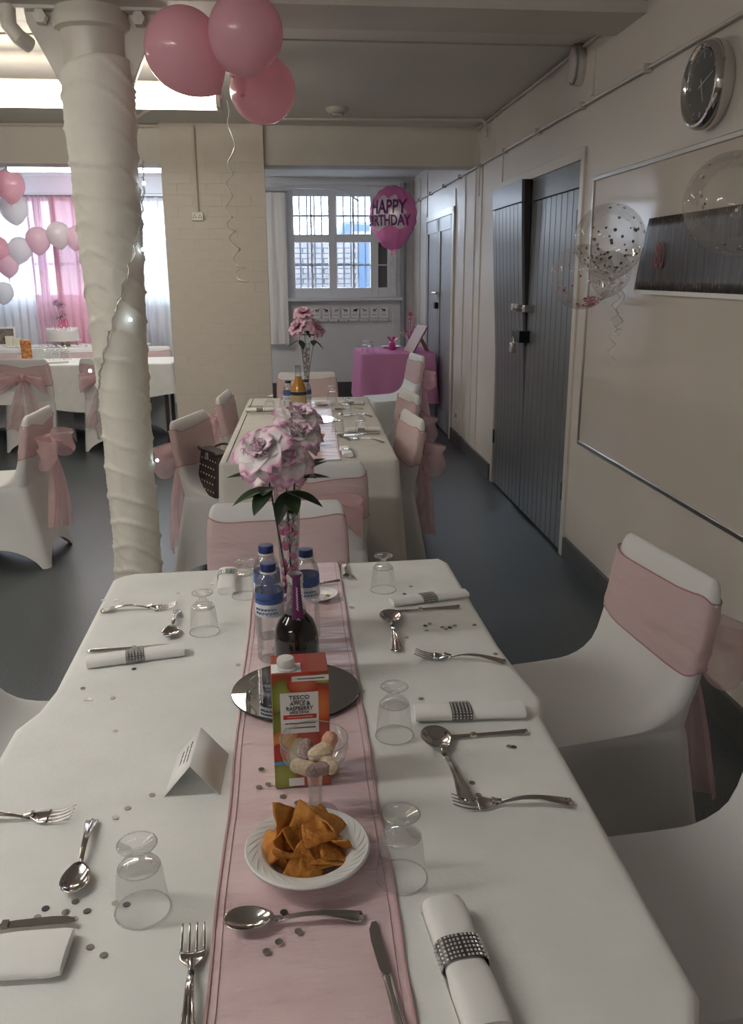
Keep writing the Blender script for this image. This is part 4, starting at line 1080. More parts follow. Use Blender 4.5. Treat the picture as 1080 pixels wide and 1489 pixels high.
# ------------------------------------------------------------------ centre pieces of the near table
BX, BY = 0.012, 0.948
bw = thing('disposable_bowl', 'white plastic bowl with embossed rim holding orange tortilla chips', 'bowl', (BX, BY, RZ))
MB().lathe([(0, 0.001), (0.038, 0.001), (0.042, 0.003), (0.058, 0.026), (0.061, 0.028), (0.0795, 0.0315), (0.081, 0.030), (0.081, 0.028)], 56).build('shell', 'white_plastic', bw, solid=0.0012)
for k in range(28):
    a = 2 * pi * k / 28
    MB().tube([((0.0635 + 0.015 * e) * cos(a + 0.42 * e), (0.0635 + 0.015 * e) * sin(a + 0.42 * e), 0.0288 + 0.0028 * e) for e in (0, 0.25, 0.5, 0.75, 1)], [0.0004, 0.0012, 0.0014, 0.0011, 0.0004], 5).build('embossed_rib', 'white_plastic', bw)
def chip_me(seed):
    r_ = random.Random(seed); c1 = r_.uniform(-1, 1); c2 = r_.uniform(0.4, 1.0)
    rings = []
    for k in range(1, 7):
        e = k / 6; ring = []
        for j in range(24):
            a = 2 * pi * j / 24
            rr_ = 0.5 / max(cos(((a + pi / 6) % (2 * pi / 3)) - pi / 3), 0.5) * 1.0
            rr_ = min(rr_, 0.88) * (1 + 0.05 * nz(cos(a) * 3, sin(a) * 3, seed))
            x, y = 0.030 * rr_ * e * cos(a), 0.030 * rr_ * e * sin(a)
            z = c2 * 9 * x * x * (1 if c1 > 0 else -1) + 5 * c1 * x * y + 0.0016 * nz(x * 120, y * 120, seed * 3.1) + 0.0025 * sin(y * 130 + seed)
            ring.append((x, y, z))
        rings.append(ring)
    return MB().loft(rings, True, True, False).mesh('tortilla_chip', 'tortilla', 80)
CH = [chip_me(k) for k in range(6)]
chips = [(-0.002, 0.016, 0.052, 42, -4, 10), (-0.030, 0.030, 0.050, 70, -18, 50), (0.034, 0.022, 0.047, 40, 22, 70), (0.014, 0.004, 0.046, 20, 10, 35), (-0.012, -0.002, 0.040, 48, -20, 90),
         (0.012, -0.024, 0.030, 34, 6, 20), (-0.036, -0.004, 0.030, 62, -35, 100), (-0.050, 0.004, 0.026, 12, -25, 10), (-0.030, -0.024, 0.024, 66, 20, 150), (-0.008, -0.036, 0.020, 60, 0, 0),
         (0.040, -0.010, 0.026, 25, 35, 30), (0.048, 0.006, 0.024, 10, 45, 70), (-0.010, 0.040, 0.028, 30, -20, 45), (0.024, 0.040, 0.028, 40, 10, 10), (0.008, 0.004, 0.022, 8, 0, 120), (-0.02, 0.01, 0.022, 5, 10, 33), (0.020, -0.018, 0.026, 10, 8, 0)]
for k, (dx, dy, dz, rx, ry, rz_) in enumerate(chips):
    o = link('tortilla_chip', CH[k % 6], None, (BX + dx * 0.88, BY + dy * 0.88, RZ + 0.004 + dz * 0.92), (radians(rx), radians(ry), radians(rz_)), solid=0.0018)
    o.scale = (1.25, 1.25, 1.25)
    lb = {0: 'broad orange tortilla chip on top at the back of the bowl', 1: 'upright orange tortilla chip at back left of the heap', 2: 'orange tortilla chip pointing right at the top of the heap', 5: 'broad orange tortilla chip at the front of the heap', 7: 'flat orange tortilla chip at the left end of the bowl', 11: 'orange tortilla chip at the right end of the bowl'}
    tag(o, lb.get(k, 'orange tortilla chip in the middle of the heap in the bowl'), 'chip', 'tortilla chips in bowl')

# champagne coupe with sugared sweets
CPX, CPY = 0.027, 1.052
cp = thing('champagne_coupe', 'stemmed champagne saucer filled with sugared sweets on the runner', 'glass', (CPX, CPY, RZ)); cp.scale = (1.10, 1.10, 1.06)
MB().lathe([(0, 0.002), (0.028, 0.0015), (0.030, 0.0005), (0.030, 0.002), (0.012, 0.005), (0.0085, 0.012)], 36).build('foot', 'clear_plastic', cp)
MB().lathe([(0.0085, 0.012), (0.0085, 0.04), (0.0105, 0.062), (0.014, 0.070)], 20).build('stem', 'glass', cp)
MB().lathe([(0.0, 0.070), (0.013, 0.071), (0.028, 0.078), (0.040, 0.092), (0.0435, 0.104), (0.0430, 0.118)], 40).build('bowl', 'clear_plastic', cp)
MB().tube([(0.043 * cos(2 * pi * k / 40), 0.043 * sin(2 * pi * k / 40), 0.118) for k in range(41)], 0.0009, 6).build('rim', 'glass', cp)
def sweet(m_, dx, dy, dz, sc, rot):
    me = MB().loft([[(x * q, y, z * q) for x, z in sup((0.0095, 0.008), 0.8, 16)] for y, q in ((-0.016, 0.35), (-0.014, 0.75), (-0.008, 1), (0, 0.92), (0.008, 1), (0.014, 0.75), (0.016, 0.35))]).mesh('sugared_sweet', m_, 70)
    o = link('sugared_sweet', me, None, (CPX + dx, CPY + dy, RZ + dz), tuple(radians(a) for a in rot)); o.scale = (sc * 1.18,) * 3
    return o
for k, a in enumerate([('sugar_white', -0.016, -0.012, 0.088, 1.0, (0, 0, 60)), ('sugar_dark', 0.004, -0.020, 0.088, 0.95, (0, 10, 100)), ('sugar_white', 0.018, -0.008, 0.089, 1.0, (10, 0, 30)), ('sugar_dark', -0.012, 0.006, 0.102, 0.9, (50, 0, -20)),
                       ('sugar_white', 0.008, 0.004, 0.101, 1.05, (10, 0, -70)), ('sugar_pink', 0.020, 0.012, 0.106, 1.0, (40, 0, -30)), ('sugar_white', -0.004, 0.018, 0.091, 1.0, (0, 0, 80)), ('sugar_pink', 0.001, 0.0, 0.083, 0.9, (0, 0, 10))]):
    lb = {'sugar_white': 'pale sugared jelly sweet in the coupe', 'sugar_dark': 'dark sugared jelly sweet in the coupe', 'sugar_pink': 'pinkish orange sugared jelly sweet in the coupe'}[a[0]]
    lb += ', ' + ('front left', 'front middle', 'front right', 'upper left', 'topmost in the middle', 'upper right', 'at the back', 'at the bottom')[k]
    tag(sweet(*a), lb, 'sweet', 'sugared sweets in the coupe')

# round mirror
mr = thing('mirror_disc', 'round mirror plate lying under the bottles on the runner', 'mirror', (0.006, 1.430, RZ + 0.003), (radians(-1.4), 0, 0))
MB().lathe([(0, 0.003), (0.118, 0.003), (0.1185, 0.0022)], 72).build('glass_face', 'mirror_glass', mr)
MB().lathe([(0.1185, 0.0022), (0.119, 0.0), (0, 0.0)], 72).build('backing', 'ink', mr)

# juice carton
ct = thing('juice_carton', 'apple and raspberry juice drink carton standing on the runner', 'carton', (0.010, 1.157, RZ), radians(1.5))
CWD, CDP, CHT = 0.042, 0.032, 0.190
bdy = MB().box(-CWD, CWD, -CDP, CDP, 0, CHT).build('body', 'carton_print', ct, bev=0.0015)
box('lid_panel', 'card_white', -CWD * 0.98, CWD * 0.05, -CDP * 0.95, -CDP * 0.05, CHT, CHT + 0.0008, ct)
box('label_panel', 'card_white', -0.030, 0.026, -CDP - 0.0009, -CDP, 0.092, 0.158, ct)
lb = [c for c in ct.children if c.name.startswith('label_panel')][0]
box('red_strip', 'ink_red', -0.026, 0.023, -CDP - 0.0013, -CDP - 0.0008, 0.1155, 0.1225, lb)
box('blue_strip', 'ink_blue', -CWD, 0.034, -CDP - 0.0006, -CDP, 0.0405, 0.0455, ct)
box('white_strip', 'card_white', -0.012, CWD, -CDP - 0.0006, -CDP, 0.176, 0.184, ct)
box('barcode_panel', 'card_white', -0.021, 0.002, -CDP - 0.0006, -CDP, 0.003, 0.016, ct)
FR = (pi / 2, 0, 0)
text('lettering', 'TESCO', 0.0105, 'ink', lb, (-0.002, -CDP - 0.0015, 0.1505), FR, (0.95, 0.85, 1))
for k in range(5): box('underline', 'ink', -0.0115 + k * 0.004, -0.009 + k * 0.004, -CDP - 0.0014, -CDP - 0.0009, 0.1445, 0.1457, lb)
text('lettering', 'APPLE &', 0.0092, 'ink', lb, (-0.001, -CDP - 0.0015, 0.1405), FR, (0.9, 1, 1))
text('lettering', 'RASPBERRY', 0.0092, 'ink', lb, (-0.002, -CDP - 0.0015, 0.1326), FR, (0.84, 1, 1))
text('lettering', 'JUICE DRINK', 0.0056, 'ink', lb, (-0.002, -CDP - 0.0015, 0.1262), FR, (0.9, 1, 1))
MB().tube([(-0.020 + 0.037 * i / 60, -CDP - 0.0014, 0.119 + 0.0012 * sin(i * 2.2) * (0.5 + 0.5 * abs(sin(i * 0.3)))) for i in range(61)], 0.0004, 4).build('strip_script', 'card_white', lb)
wr_ = MB()
for k, (zz, xa, xb) in enumerate(((0.1085, -0.024, 0.021), (0.1010, -0.024, 0.021))):
    wr_.tube([(xa + (xb - xa) * i / 80, -CDP - 0.0013, zz + 0.0010 * sin(i * 2.1) * (0.4 + abs(sin(i * 0.31)))) for i in range(81)], 0.00045, 4)
wr_.tube([(-0.004 + 0.04 * i / 70, -CDP - 0.001, 0.180 + 0.0010 * sin(i * 2.3)) for i in range(71)], 0.0004, 4)
wr_.build('small_print', 'ink', lb)
cap = MB().lathe([(0.0145, 0.001), (0.0145, 0.004), (0.0125, 0.005), (0.0125, 0.016), (0.0115, 0.0175), (0, 0.0178)], 36, cap0=True).build('screw_cap', 'white_plastic', ct, (-0.0195, -0.0165, CHT))
for k in range(24):
    a = 2 * pi * k / 24
    box('cap_rib', 'white_plastic', 0.0123, 0.0131, -0.0006, 0.0006, 0.0055, 0.0155, cap, rot=(0, 0, a))

# dark bottle with purple neck tag
wbt = thing('wine_bottle', 'dark red bottle with purple neck label behind the juice carton', 'bottle', (0.0105, 1.470, RZ + 0.004))
MB().lathe([(0, 0.001), (0.038, 0.001), (0.0415, 0.006), (0.042, 0.070), (0.0415, 0.095), (0.037, 0.113), (0.030, 0.126), (0.0225, 0.134), (0.020, 0.139), (0, 0.139)], 40).build('body', 'wine_dark', wbt)
MB().lathe([(0.0205, 0.139), (0.0165, 0.165), (0.0142, 0.190), (0.0138, 0.204)], 32).build('neck', 'glass', wbt)
MB().lathe([(0.0138, 0.196), (0.0152, 0.197), (0.0152, 0.200), (0.0142, 0.202), (0.0150, 0.204), (0.0150, 0.213), (0.0135, 0.215), (0, 0.2155)], 28).build('cap', 'steel', wbt)
def ntag(u, v):
    a = -pi / 2 + 0.15 + (u - 0.5) * (0.95 if v < 0.94 else 2.4)
    z = 0.118 + 0.099 * v; r = 0.0225 if z < 0.139 else 0.0222 - 0.006 * smooth(0.139, 0.2, z)
    if z < 0.139: r += 0.003 * (0.139 - z) / 0.021
    return (r * cos(a), r * sin(a), z)
tg = MB().grid(ntag, 10, 16).build('neck_label', 'label_purple', wbt, solid=0.0005)
MB().tube([(0.0212 * cos(-pi / 2 + 0.15 + 0.1 * sin(i * 1.4)) * (1 - 0.12 * i / 40), (0.0228 - 0.004 * i / 40) * sin(-pi / 2 + 0.15 + 0.1 * sin(i * 1.4)), 0.150 + 0.045 * i / 40) for i in range(41)], 0.0005, 4).build('script', 'card_white', tg)
MB().tube([(0.004 + 0.003 * cos(a), -0.0238, 0.131 + 0.004 * sin(a)) for a in (0, 1.5, 3, 4.5, 6)], 0.0006, 4).build('script', 'card_white', tg)

# water bottles
def wprof():
    p = [(0, 0.001), (0.024, 0.001), (0.0275, 0.006)]
    for k in range(9):
        z = 0.012 + k * 0.0095; p += [(0.0278, z), (0.0262, z + 0.0045)]
    p += [(0.0280, 0.098), (0.0280, 0.150), (0.0275, 0.156), (0.024, 0.170), (0.017, 0.181), (0.0125, 0.186), (0.0125, 0.190)]
    return p
WBODY = MB().lathe(wprof(), 32).mesh('body', 'water_pet', 50)
WLAB = MB().lathe([(0.0284, 0.100), (0.0284, 0.126)], 32).mesh('label_lower', 'label_white', 60)
WLAB2 = MB().lathe([(0.0285, 0.126), (0.0285, 0.149)], 32).mesh('label_upper', 'label_blue', 60)
WCAP = MB().lathe([(0.0155, 0.190), (0.0155, 0.2035), (0.0145, 0.205), (0, 0.2055)], 24, cap0=True).mesh('cap', 'blue_cap', 50)
WCOL = MB().lathe([(0.0165, 0.1855), (0.0168, 0.1875), (0.0160, 0.189)], 24, cap0=True).mesh('collar', 'label_white', 50)
sq = MB()
for (zz, n_) in ((0.135, 3.0), (0.116, 2.2), (0.108, 2.4)):
    sq.tube([(0.0290 * cos(-pi / 2 - 0.9 + 0.9 * n_ * i / 90 * 0.8), 0.0290 * sin(-pi / 2 - 0.9 + 0.9 * n_ * i / 90 * 0.8), zz + 0.003 * sin(i * 0.9) * abs(sin(i * 0.23))) for i in range(91)], 0.0006, 4)
WSQ = sq.mesh('label_script', 'label_blue', None)
def wbottle(label, x, y, z, capm=None, sc=1.0):
    t = thing('water_bottle', label, 'bottle', (x, y, z), rnd.uniform(-0.4, 0.4), 'small water bottles'); t.scale = (sc, sc, sc)
    link('body', WBODY, t); a = link('label_lower', WLAB, t); link('label_script', WSQ, a); link('label_upper', WLAB2, t); link('collar', WCOL, t)
    c_ = link('cap', WCAP if capm is None else MB().lathe([(0.0155, 0.190), (0.0155, 0.2035), (0.0145, 0.205), (0, 0.2055)], 24, cap0=True).mesh('cap', capm, 50), t)
    return t
wbottle('blue capped water bottle left of the dark bottle', -0.040, 1.577, RZ)
wbottle('blue capped water bottle half hidden behind the nearer water bottle', -0.046, 1.690, RZ)
wbottle('blue capped water bottle behind the dark bottle to its right', 0.036, 1.672, RZ, sc=0.97)

# tall vase with beads and artificial roses
def vase(label, x, y, z, h, r0, r1, beadn, seed, pinkfrac):
    t = thing('glass_vase', label, 'vase', (x, y, z))
    MB().lathe([(0, 0.002), (0.04, 0.001), (0.042, 0.004), (r0 + 0.004, 0.009), (r0, 0.02), (r0 * 1.02, h * 0.4), (r1 * 0.85, h * 0.75), (r1, h)], 32).build('wall', 'clear_plastic', t)
    MB().tube([(r1 * cos(2 * pi * k / 32), r1 * sin(2 * pi * k / 32), h) for k in range(33)], 0.001, 6).build('rim', 'glass', t)
    for k in range(6):
        a = k * pi / 3 + 0.4
        MB().tube([(r0 * 1.0 * cos(a), r0 * sin(a), 0.02), (r0 * 1.02 * cos(a), r0 * 1.02 * sin(a), h * 0.4), (r1 * 0.85 * cos(a), r1 * 0.85 * sin(a), h * 0.75), (r1 * cos(a), r1 * sin(a), h)], 0.0006, 4).build('ridge', 'glass', t)
    r_ = random.Random(seed)
    for m_, nm in (('beads_pink', 'pink_beads'), ('beads_clear', 'clear_beads')):
        b_ = MB()
        for k in range(beadn):
            zz = 0.02 + (h * 0.93 - 0.02) * k / beadn
            pink = (r_.random() < pinkfrac) and zz < h * 0.8
            a = r_.uniform(0, 2 * pi); rr = (r0 + (r1 - r0) * max(0, (zz / h - 0.4) / 0.6)) * 0.62
            if (m_ == 'beads_pink') == pink:
                s_ = r_.uniform(0.0052, 0.0072)
                b_.lathe([(0, -s_), (s_ * 0.75, -s_ * 0.6), (s_, 0), (s_ * 0.75, s_ * 0.6), (0, s_)], 8, (rr * cos(a), rr * sin(a), zz))
        stuff(b_.build(nm, m_, t, ang=None))
    return t
VX, VY = 0.002, 1.612
vase('tall clear vase of pink beads on the near table', VX, VY, RZ, 0.345, 0.0155, 0.0265, 190, 3, 0.62)
def petal_me(m_, ln=0.045, wd=0.045, cup=0.5, curl=0.5, seed=0):
    def P(u, v):
        s_ = (u - 0.5) * 2
        w_ = wd * 0.5 * (0.28 + 0.72 * sin(pi * min(1, (v * 0.78 + 0.08))) ** 0.75) * (1 - 0.30 * smooth(0.82, 1.0, v))
        x = s_ * w_
        y = ln * (0.55 * v * v * curl + 0.18 * v) - cup * ln * 0.45 * s_ * s_ * sin(pi * v) 
        z = ln * v * (1 - 0.18 * curl * v) - 0.06 * ln * s_ * s_ * v
        y += 0.0035 * sin(s_ * 5 + seed) * v * v + 0.006 * smooth(0.75, 1, v) * curl
        z += 0.0016 * sin(s_ * 3.4 + seed * 2) * v
        return (x, y, z)
    return MB().grid(P, 10, 9, uv=True).mesh('petal', m_, 180)
PET = {}
for m_ in ('rose_petal', 'rose_petal_pink'):
    PET[m_] = [petal_me(m_, 0.040, 0.036, 0.9, 0.05, 1), petal_me(m_, 0.046, 0.052, 0.7, 0.45, 2), petal_me(m_, 0.050, 0.062, 0.45, 0.95, 3)]
def leaf_me(ln, wd):
    def P(u, v):
        s_ = (u - 0.5) * 2; w_ = wd * 0.5 * sin(pi * v ** 0.8) ** 0.9
        return (s_ * w_, ln * v, -0.16 * ln * v * v - 0.15 * wd * (1 - abs(s_)) * sin(pi * v) + 0.05 * ln * sin(pi * v))
    return MB().grid(P, 6, 10).mesh('leaf', 'foliage', 100)
LEAF = leaf_me(0.062, 0.030)
def rose(label, base, head, axis, m_='rose_petal', sc=1.0, group='roses in the near vase', leaves=()):
    """artificial rose: base of stem, centre of the bloom, direction in which the bloom opens"""
    t = thing('artificial_rose', label, 'flower', base, 0, group)
    B, H_ = Vector(base), Vector(head); A = Vector(axis).normalized()
    q = A.to_track_quat('Z', 'Y')
    hb = H_ - B - A * 0.022 * sc
    mid = hb * 0.55 + Vector((0, 0, 0.02))
    pts = []
    for i in range(13):
        e = i / 12; pts.append(tuple((mid * 2 * e * (1 - e) + hb * e * e)))
    MB().tube(pts, 0.0019, 6).build('stem', 'stem_green', t)
    MB().lathe([(0, -0.008), (0.006, -0.006), (0.011, 0.002), (0.012, 0.008)], 10).build('calyx', 'stem_green', t, hb + A * 0.001, q.to_euler())
    k = 0
    for ring, (n_, tilt, me) in enumerate(((3, 4, 0), (4, -8, 0), (5, -14, 1), (6, -34, 2), (6, -58, 2))):
        for j in range(n_):
            e = Euler((radians(tilt + rnd.uniform(-6, 6)), 0, 0)).to_matrix()
            rz_ = Matrix.Rotation(2 * pi * j / n_ + ring * 0.7 + rnd.uniform(-0.1, 0.1), 3, 'Z')
            Mx = q.to_matrix() @ rz_ @ Matrix.Rotation(radians(tilt), 3, 'X')
            o = link('petal', PET[m_][me], t, hb + A * (0.003 - 0.001 * ring) * sc, Mx.to_euler())
            s2 = sc * (0.7 + 0.1 * ring) if ring < 3 else sc; o.scale = (s2, s2, s2)
    for (e, az, el, ls) in leaves:
        p = Vector(pts[int(e * 12)])
        o = link('leaf', LEAF, t, p, (radians(el), 0, radians(az))); o.scale = (ls, ls, ls)
    return t
VB = (VX, VY, RZ + 0.10)
rose('white rose with magenta petal tips, left and nearest in the vase', VB, (VX - 0.050, VY - 0.05, RZ + 0.440), (-0.35, -0.55, 0.75), sc=1.05, leaves=((0.86, 95, 8, 1.25), (0.82, 110, -12, 1.3), (0.78, 150, -25, 1.2), (0.8, 170, 10, 1.2)))
rose('pink blushed rose at the centre right of the near vase', (VX + 0.003, VY, VB[2]), (VX + 0.006, VY - 0.045, RZ + 0.423), (0.30, -0.55, 0.55), sc=1.0, leaves=((0.9, -80, 30, 1.4), (0.86, -95, 12, 1.35), (0.82, -120, -8, 1.3), (0.8, 195, -15, 1.2), (0.76, 150, -50, 1.1)))
rose('white rose at the upper right of the near vase', (VX, VY + 0.003, VB[2]), (VX + 0.026, VY + 0.02, RZ + 0.458), (0.2, -0.35, 0.9), sc=0.9, leaves=((0.8, -150, 12, 1.2), (0.75, -60, 25, 1.2)))
rose('pale pink rose tucked at the top of the near vase', (VX - 0.003, VY, VB[2]), (VX + 0.028, VY + 0.06, RZ + 0.485), (0.15, -0.3, 0.95), sc=0.9, leaves=((0.75, 30, 0, 1.0),))
rose('small white rose low behind the leaves of the near vase', (VX, VY - 0.003, VB[2]), (VX - 0.045, VY + 0.03, RZ + 0.373), (-0.5, -0.2, 0.6), sc=0.62, leaves=((0.85, 120, 5, 1.1), (0.75, 215, 0, 1.1)))

# small plate behind the dark bottle
sp_ = thing('small_plate', 'small white plate with crumbs behind the bottles', 'plate', (0.072, 1.893, RZ))
MB().lathe([(0, 0.002), (0.024, 0.002), (0.030, 0.010), (0.042, 0.0135), (0.043, 0.012)], 40).build('shell', 'white_plastic', sp_, solid=0.001)
for k in range(5): MB().lathe([(0, 0), (0.006, 0.002), (0, 0.005)], 7).build('crumb', 'tortilla', sp_, (rnd.uniform(-0.02, 0.02), rnd.uniform(-0.02, 0.02), 0.003))
knife('knife on the runner beyond the small plate', 0.055, 1.965, 0.125, 1.985, RZ + 0.006)

# confetti dots scattered over the near table
CONF = MB().lathe([(0, 0.0011), (0.0046, 0.0011), (0.0048, 0.0006), (0.0046, 0.0002), (0, 0.0002)], 14).mesh('confetti_dot', 'confetti_silver', 30)
CONF2 = MB().lathe([(0, 0.0011), (0.0046, 0.0011), (0.0048, 0.0006), (0.0046, 0.0002), (0, 0.0002)], 14).mesh('confetti_dot', 'confetti_dark', 30)
DOTS = [(-0.312, 0.908), (-0.318, 0.894), (-0.286, 0.899), (-0.281, 0.884), (-0.273, 0.886), (-0.26, 0.898), (-0.278, 0.916), (-0.244, 0.838), (-0.226, 0.824), (-0.228, 0.908), (-0.214, 0.904), (-0.26, 1.084), (-0.246, 1.105), (-0.215, 1.134), (-0.304, 1.33), (-0.394, 1.496), (-0.378, 1.451), (-0.371, 1.45), (-0.33, 1.451), (-0.107, 1.562), (-0.311, 1.568), (-0.415, 1.949), (-0.402, 1.939), (-0.272, 1.978), (-0.308, 1.871), (0.296, 1.711), (0.308, 1.721), (0.295, 1.685), (0.332, 1.699), (0.338, 1.687), (0.348, 1.694), (0.361, 1.704), (0.405, 1.702), (0.246, 1.654), (0.301, 1.956), (0.278, 1.907), (0.358, 1.897), (0.146, 1.834), (0.142, 1.839), (0.351, 1.206), (0.358, 1.203), (0.268, 1.111), (0.27, 1.079), (-0.056, 1.13), (-0.042, 1.136), (-0.053, 1.178), (-0.02, 1.102), (-0.027, 1.079), (-0.024, 1.065), (-0.011, 1.065), (-0.02, 0.864), (-0.026, 0.817), (-0.04, 0.804), (-0.003, 0.831), (0.001, 1.084), (-0.064, 0.979), (0.233, 1.383), (-0.192, 2.035), (-0.445, 1.953), (0.415, 1.552)]
for k, (x, y) in enumerate(DOTS):
    onr = abs(x - (0.006 + 0.012 * (y - 0.7))) < 0.108
    o = link('confetti_dot', CONF if k % 5 else CONF2, None, (x, y, (RZ + 0.0008) if onr else ZT + 0.0004), (rnd.uniform(-0.08, 0.08), rnd.uniform(-0.08, 0.08), 0))
    if onr: q = 'before the chip bowl' if y < 0.9 else ('left of the carton and coupe' if y < 1.2 else 'beyond the bottles'); base = 'silver confetti dot on the pink runner ' + q
    else:
        q = ('beside the nearest goblet and spoon' if y < 1.0 and x < 0 else 'between the forks and the name card' if y < 1.2 and x < 0 else 'left of the mirror plate' if y < 1.5 and x < 0 else 'by the far left cutlery' if x < 0
             else 'near the nearer right fork' if y < 1.4 else 'between the far right spoon and fork' if y < 1.75 else 'by the far right goblet')
        base = 'silver confetti dot on the white cloth ' + q
    tag(o, base, 'confetti', 'confetti ' + q)

# ------------------------------------------------------------------ balloons
def balloon_prof(R, tail=1.32):
    p = []
    for k in range(23):
        a = -pi / 2 + pi * k / 22
        r, z = R * cos(a), R * sin(a)
        if z < 0:
            z *= 1.10 + 0.22 * (1 - r / R) ** 1.5
        p.append((max(r, 0.0), z))
    return p
def balloon(name, label, c, R, tail, m_, group, ribbon=None, parts=None):
    """round latex balloon; tail = direction from its centre to the knot"""
    T_ = Vector(tail).normalized(); q = (-T_).to_track_quat('Z', 'Y')
    t = thing(name, label, 'balloon', c, 0, group)
    e = q.to_euler()
    MB().lathe(balloon_prof(R), 40).build('skin', m_, t, rot=e, ang=180)
    MB().lathe([(0.004, 0.004), (0.005, 0), (0.003, -0.005), (0.008, -0.014), (0.0085, -0.016), (0, -0.015)], 10).build('knot', m_, t, T_ * R * 1.31, e)
    if ribbon: MB().tube([tuple(Vector(p) - Vector(c)) for p in ribbon], 0.0022, 5).build('ribbon', 'ribbon_silver', t)
    if parts: parts(t)
    return t
J = Vector((-0.178, 3.47, 2.118))
PB = [((-0.3105, 3.42, 2.276), 0.139, 'pink balloon on the left of the ceiling cluster'), ((-0.0836, 3.26, 2.296), 0.127, 'pink balloon at the top of the ceiling cluster'), ((-0.0364, 3.744, 2.209), 0.129, 'pink balloon lowest and rightmost in the ceiling cluster')]
for k, (c, R, lb) in enumerate(PB):
    d = J - Vector(c)
    balloon('balloon', lb, c, R, d, 'pink_balloon', 'pink balloons under the ceiling')
pts = []
for i in range(260):
    e = i / 259; z = 2.115 - 0.655 * e
    am = 0.006 + 0.011 * e + 0.006 * nz(e * 14, 2.2)
    a = 52 * e ** 1.5 + 2.0 * nz(e * 6, 7.7)
    x = -0.172 + 0.014 * sin(e * 8) + 0.012 * e + am * cos(a); y = 3.44 + am * sin(a)
    z += 0.010 * sin(a) * e
    if e > 0.96: x += 0.02 * sin((e - 0.96) / 0.04 * 6)
    pts.append((x, y, z))
o = MB().tube(pts, 0.0029, 5).build('curled_ribbon', 'ribbon_silver'); tag(o, 'long curled silver ribbon hanging from the pink balloon cluster', 'ribbon')

def confetti_inside(R, n_, m_, seed, clump=None, size=0.006):
    def f(t):
        r_ = random.Random(seed); b_ = MB()
        for k in range(n_):
            u = Vector((r_.gauss(0, 1), r_.gauss(0, 1), r_.gauss(0, 1) - (0.7 if clump is None else 0))).normalized()
            if clump is not None and k > n_ * 0.25: u = (Vector(clump) + Vector((r_.gauss(0, 0.22), r_.gauss(0, 0.22), r_.gauss(0, 0.15)))).normalized()
            p = u * (R * 0.975); T1 = u.cross(Vector((0.3, 0.5, 0.8))).normalized(); T2 = u.cross(T1)
            s_ = size * r_.uniform(0.6, 1.1)
            base = [p + (T1 * cos(2 * pi * j / 10) + T2 * sin(2 * pi * j / 10)) * s_ for j in range(10)]
            b_.loft([base, [v - u * 0.0006 for v in base]])
        stuff(b_.build('confetti', m_, t, ang=None))
    return f
def both(*fs):
    def f(t):
        for g in fs: g(t)
    return f
CJ = Vector((1.375, 3.52, 1.47))
balloon('clear_balloon', 'clear balloon full of dark confetti, upper of the pair before the whiteboard', (1.276, 3.317, 1.621), 0.134, Vector((0.25, 0.4, -0.8)), 'balloon_clear', 'clear confetti balloons', parts=both(confetti_inside(0.134, 70, 'confetti_dark', 2), confetti_inside(0.134, 40, 'confetti_silver', 12)))
balloon('clear_balloon', 'clear balloon with a clump of pink confetti beside the door', (1.335, 3.77, 1.477), 0.139, Vector((0.05, -0.7, 0.25)), 'balloon_clear', 'clear confetti balloons', parts=both(confetti_inside(0.139, 16, 'confetti_dark', 4, size=0.006), confetti_inside(0.139, 130, 'confetti_pink', 5, (0.22, -0.55, -0.85), 0.005)))
balloon('clear_balloon', 'clear balloon half hidden behind the confetti pair, against the whiteboard', (1.375, 3.54, 1.50), 0.085, Vector((-0.2, -0.1, -0.9)), 'balloon_clear', 'clear confetti balloons', parts=confetti_inside(0.085, 20, 'confetti_silver', 6))
balloon('clear_balloon', 'large clear balloon at right edge overlapping the dark banner', (1.315, 2.47, 1.69), 0.141, Vector((0.05, -0.6, -0.6)), 'balloon_clear', 'clear confetti balloons', parts=both(confetti_inside(0.141, 16, 'confetti_dark', 8, size=0.005), confetti_inside(0.141, 26, 'ribbon_pale', 9, size=0.005)))
pts = []
for i in range(200):
    e = i / 199; a = e * 40
    pts.append((1.37 + 0.014 * cos(a), 3.44 + 0.014 * sin(a) + 0.02 * e, 1.52 - 0.40 * e))
for k in range(2):
    o = MB().tube([(p[0] + 0.012 * k, p[1] - 0.02 * k, p[2] + 0.03 * k * sin(i * 0.05)) for i, p in enumerate(pts[:200 - 50 * k])], 0.0017, 4).build('curled_ribbon', 'ribbon_silver')
    tag(o, ('longer', 'shorter')[k] + ' curled silver ribbon hanging below the clear confetti balloons', 'ribbon', 'ribbons below clear balloons')

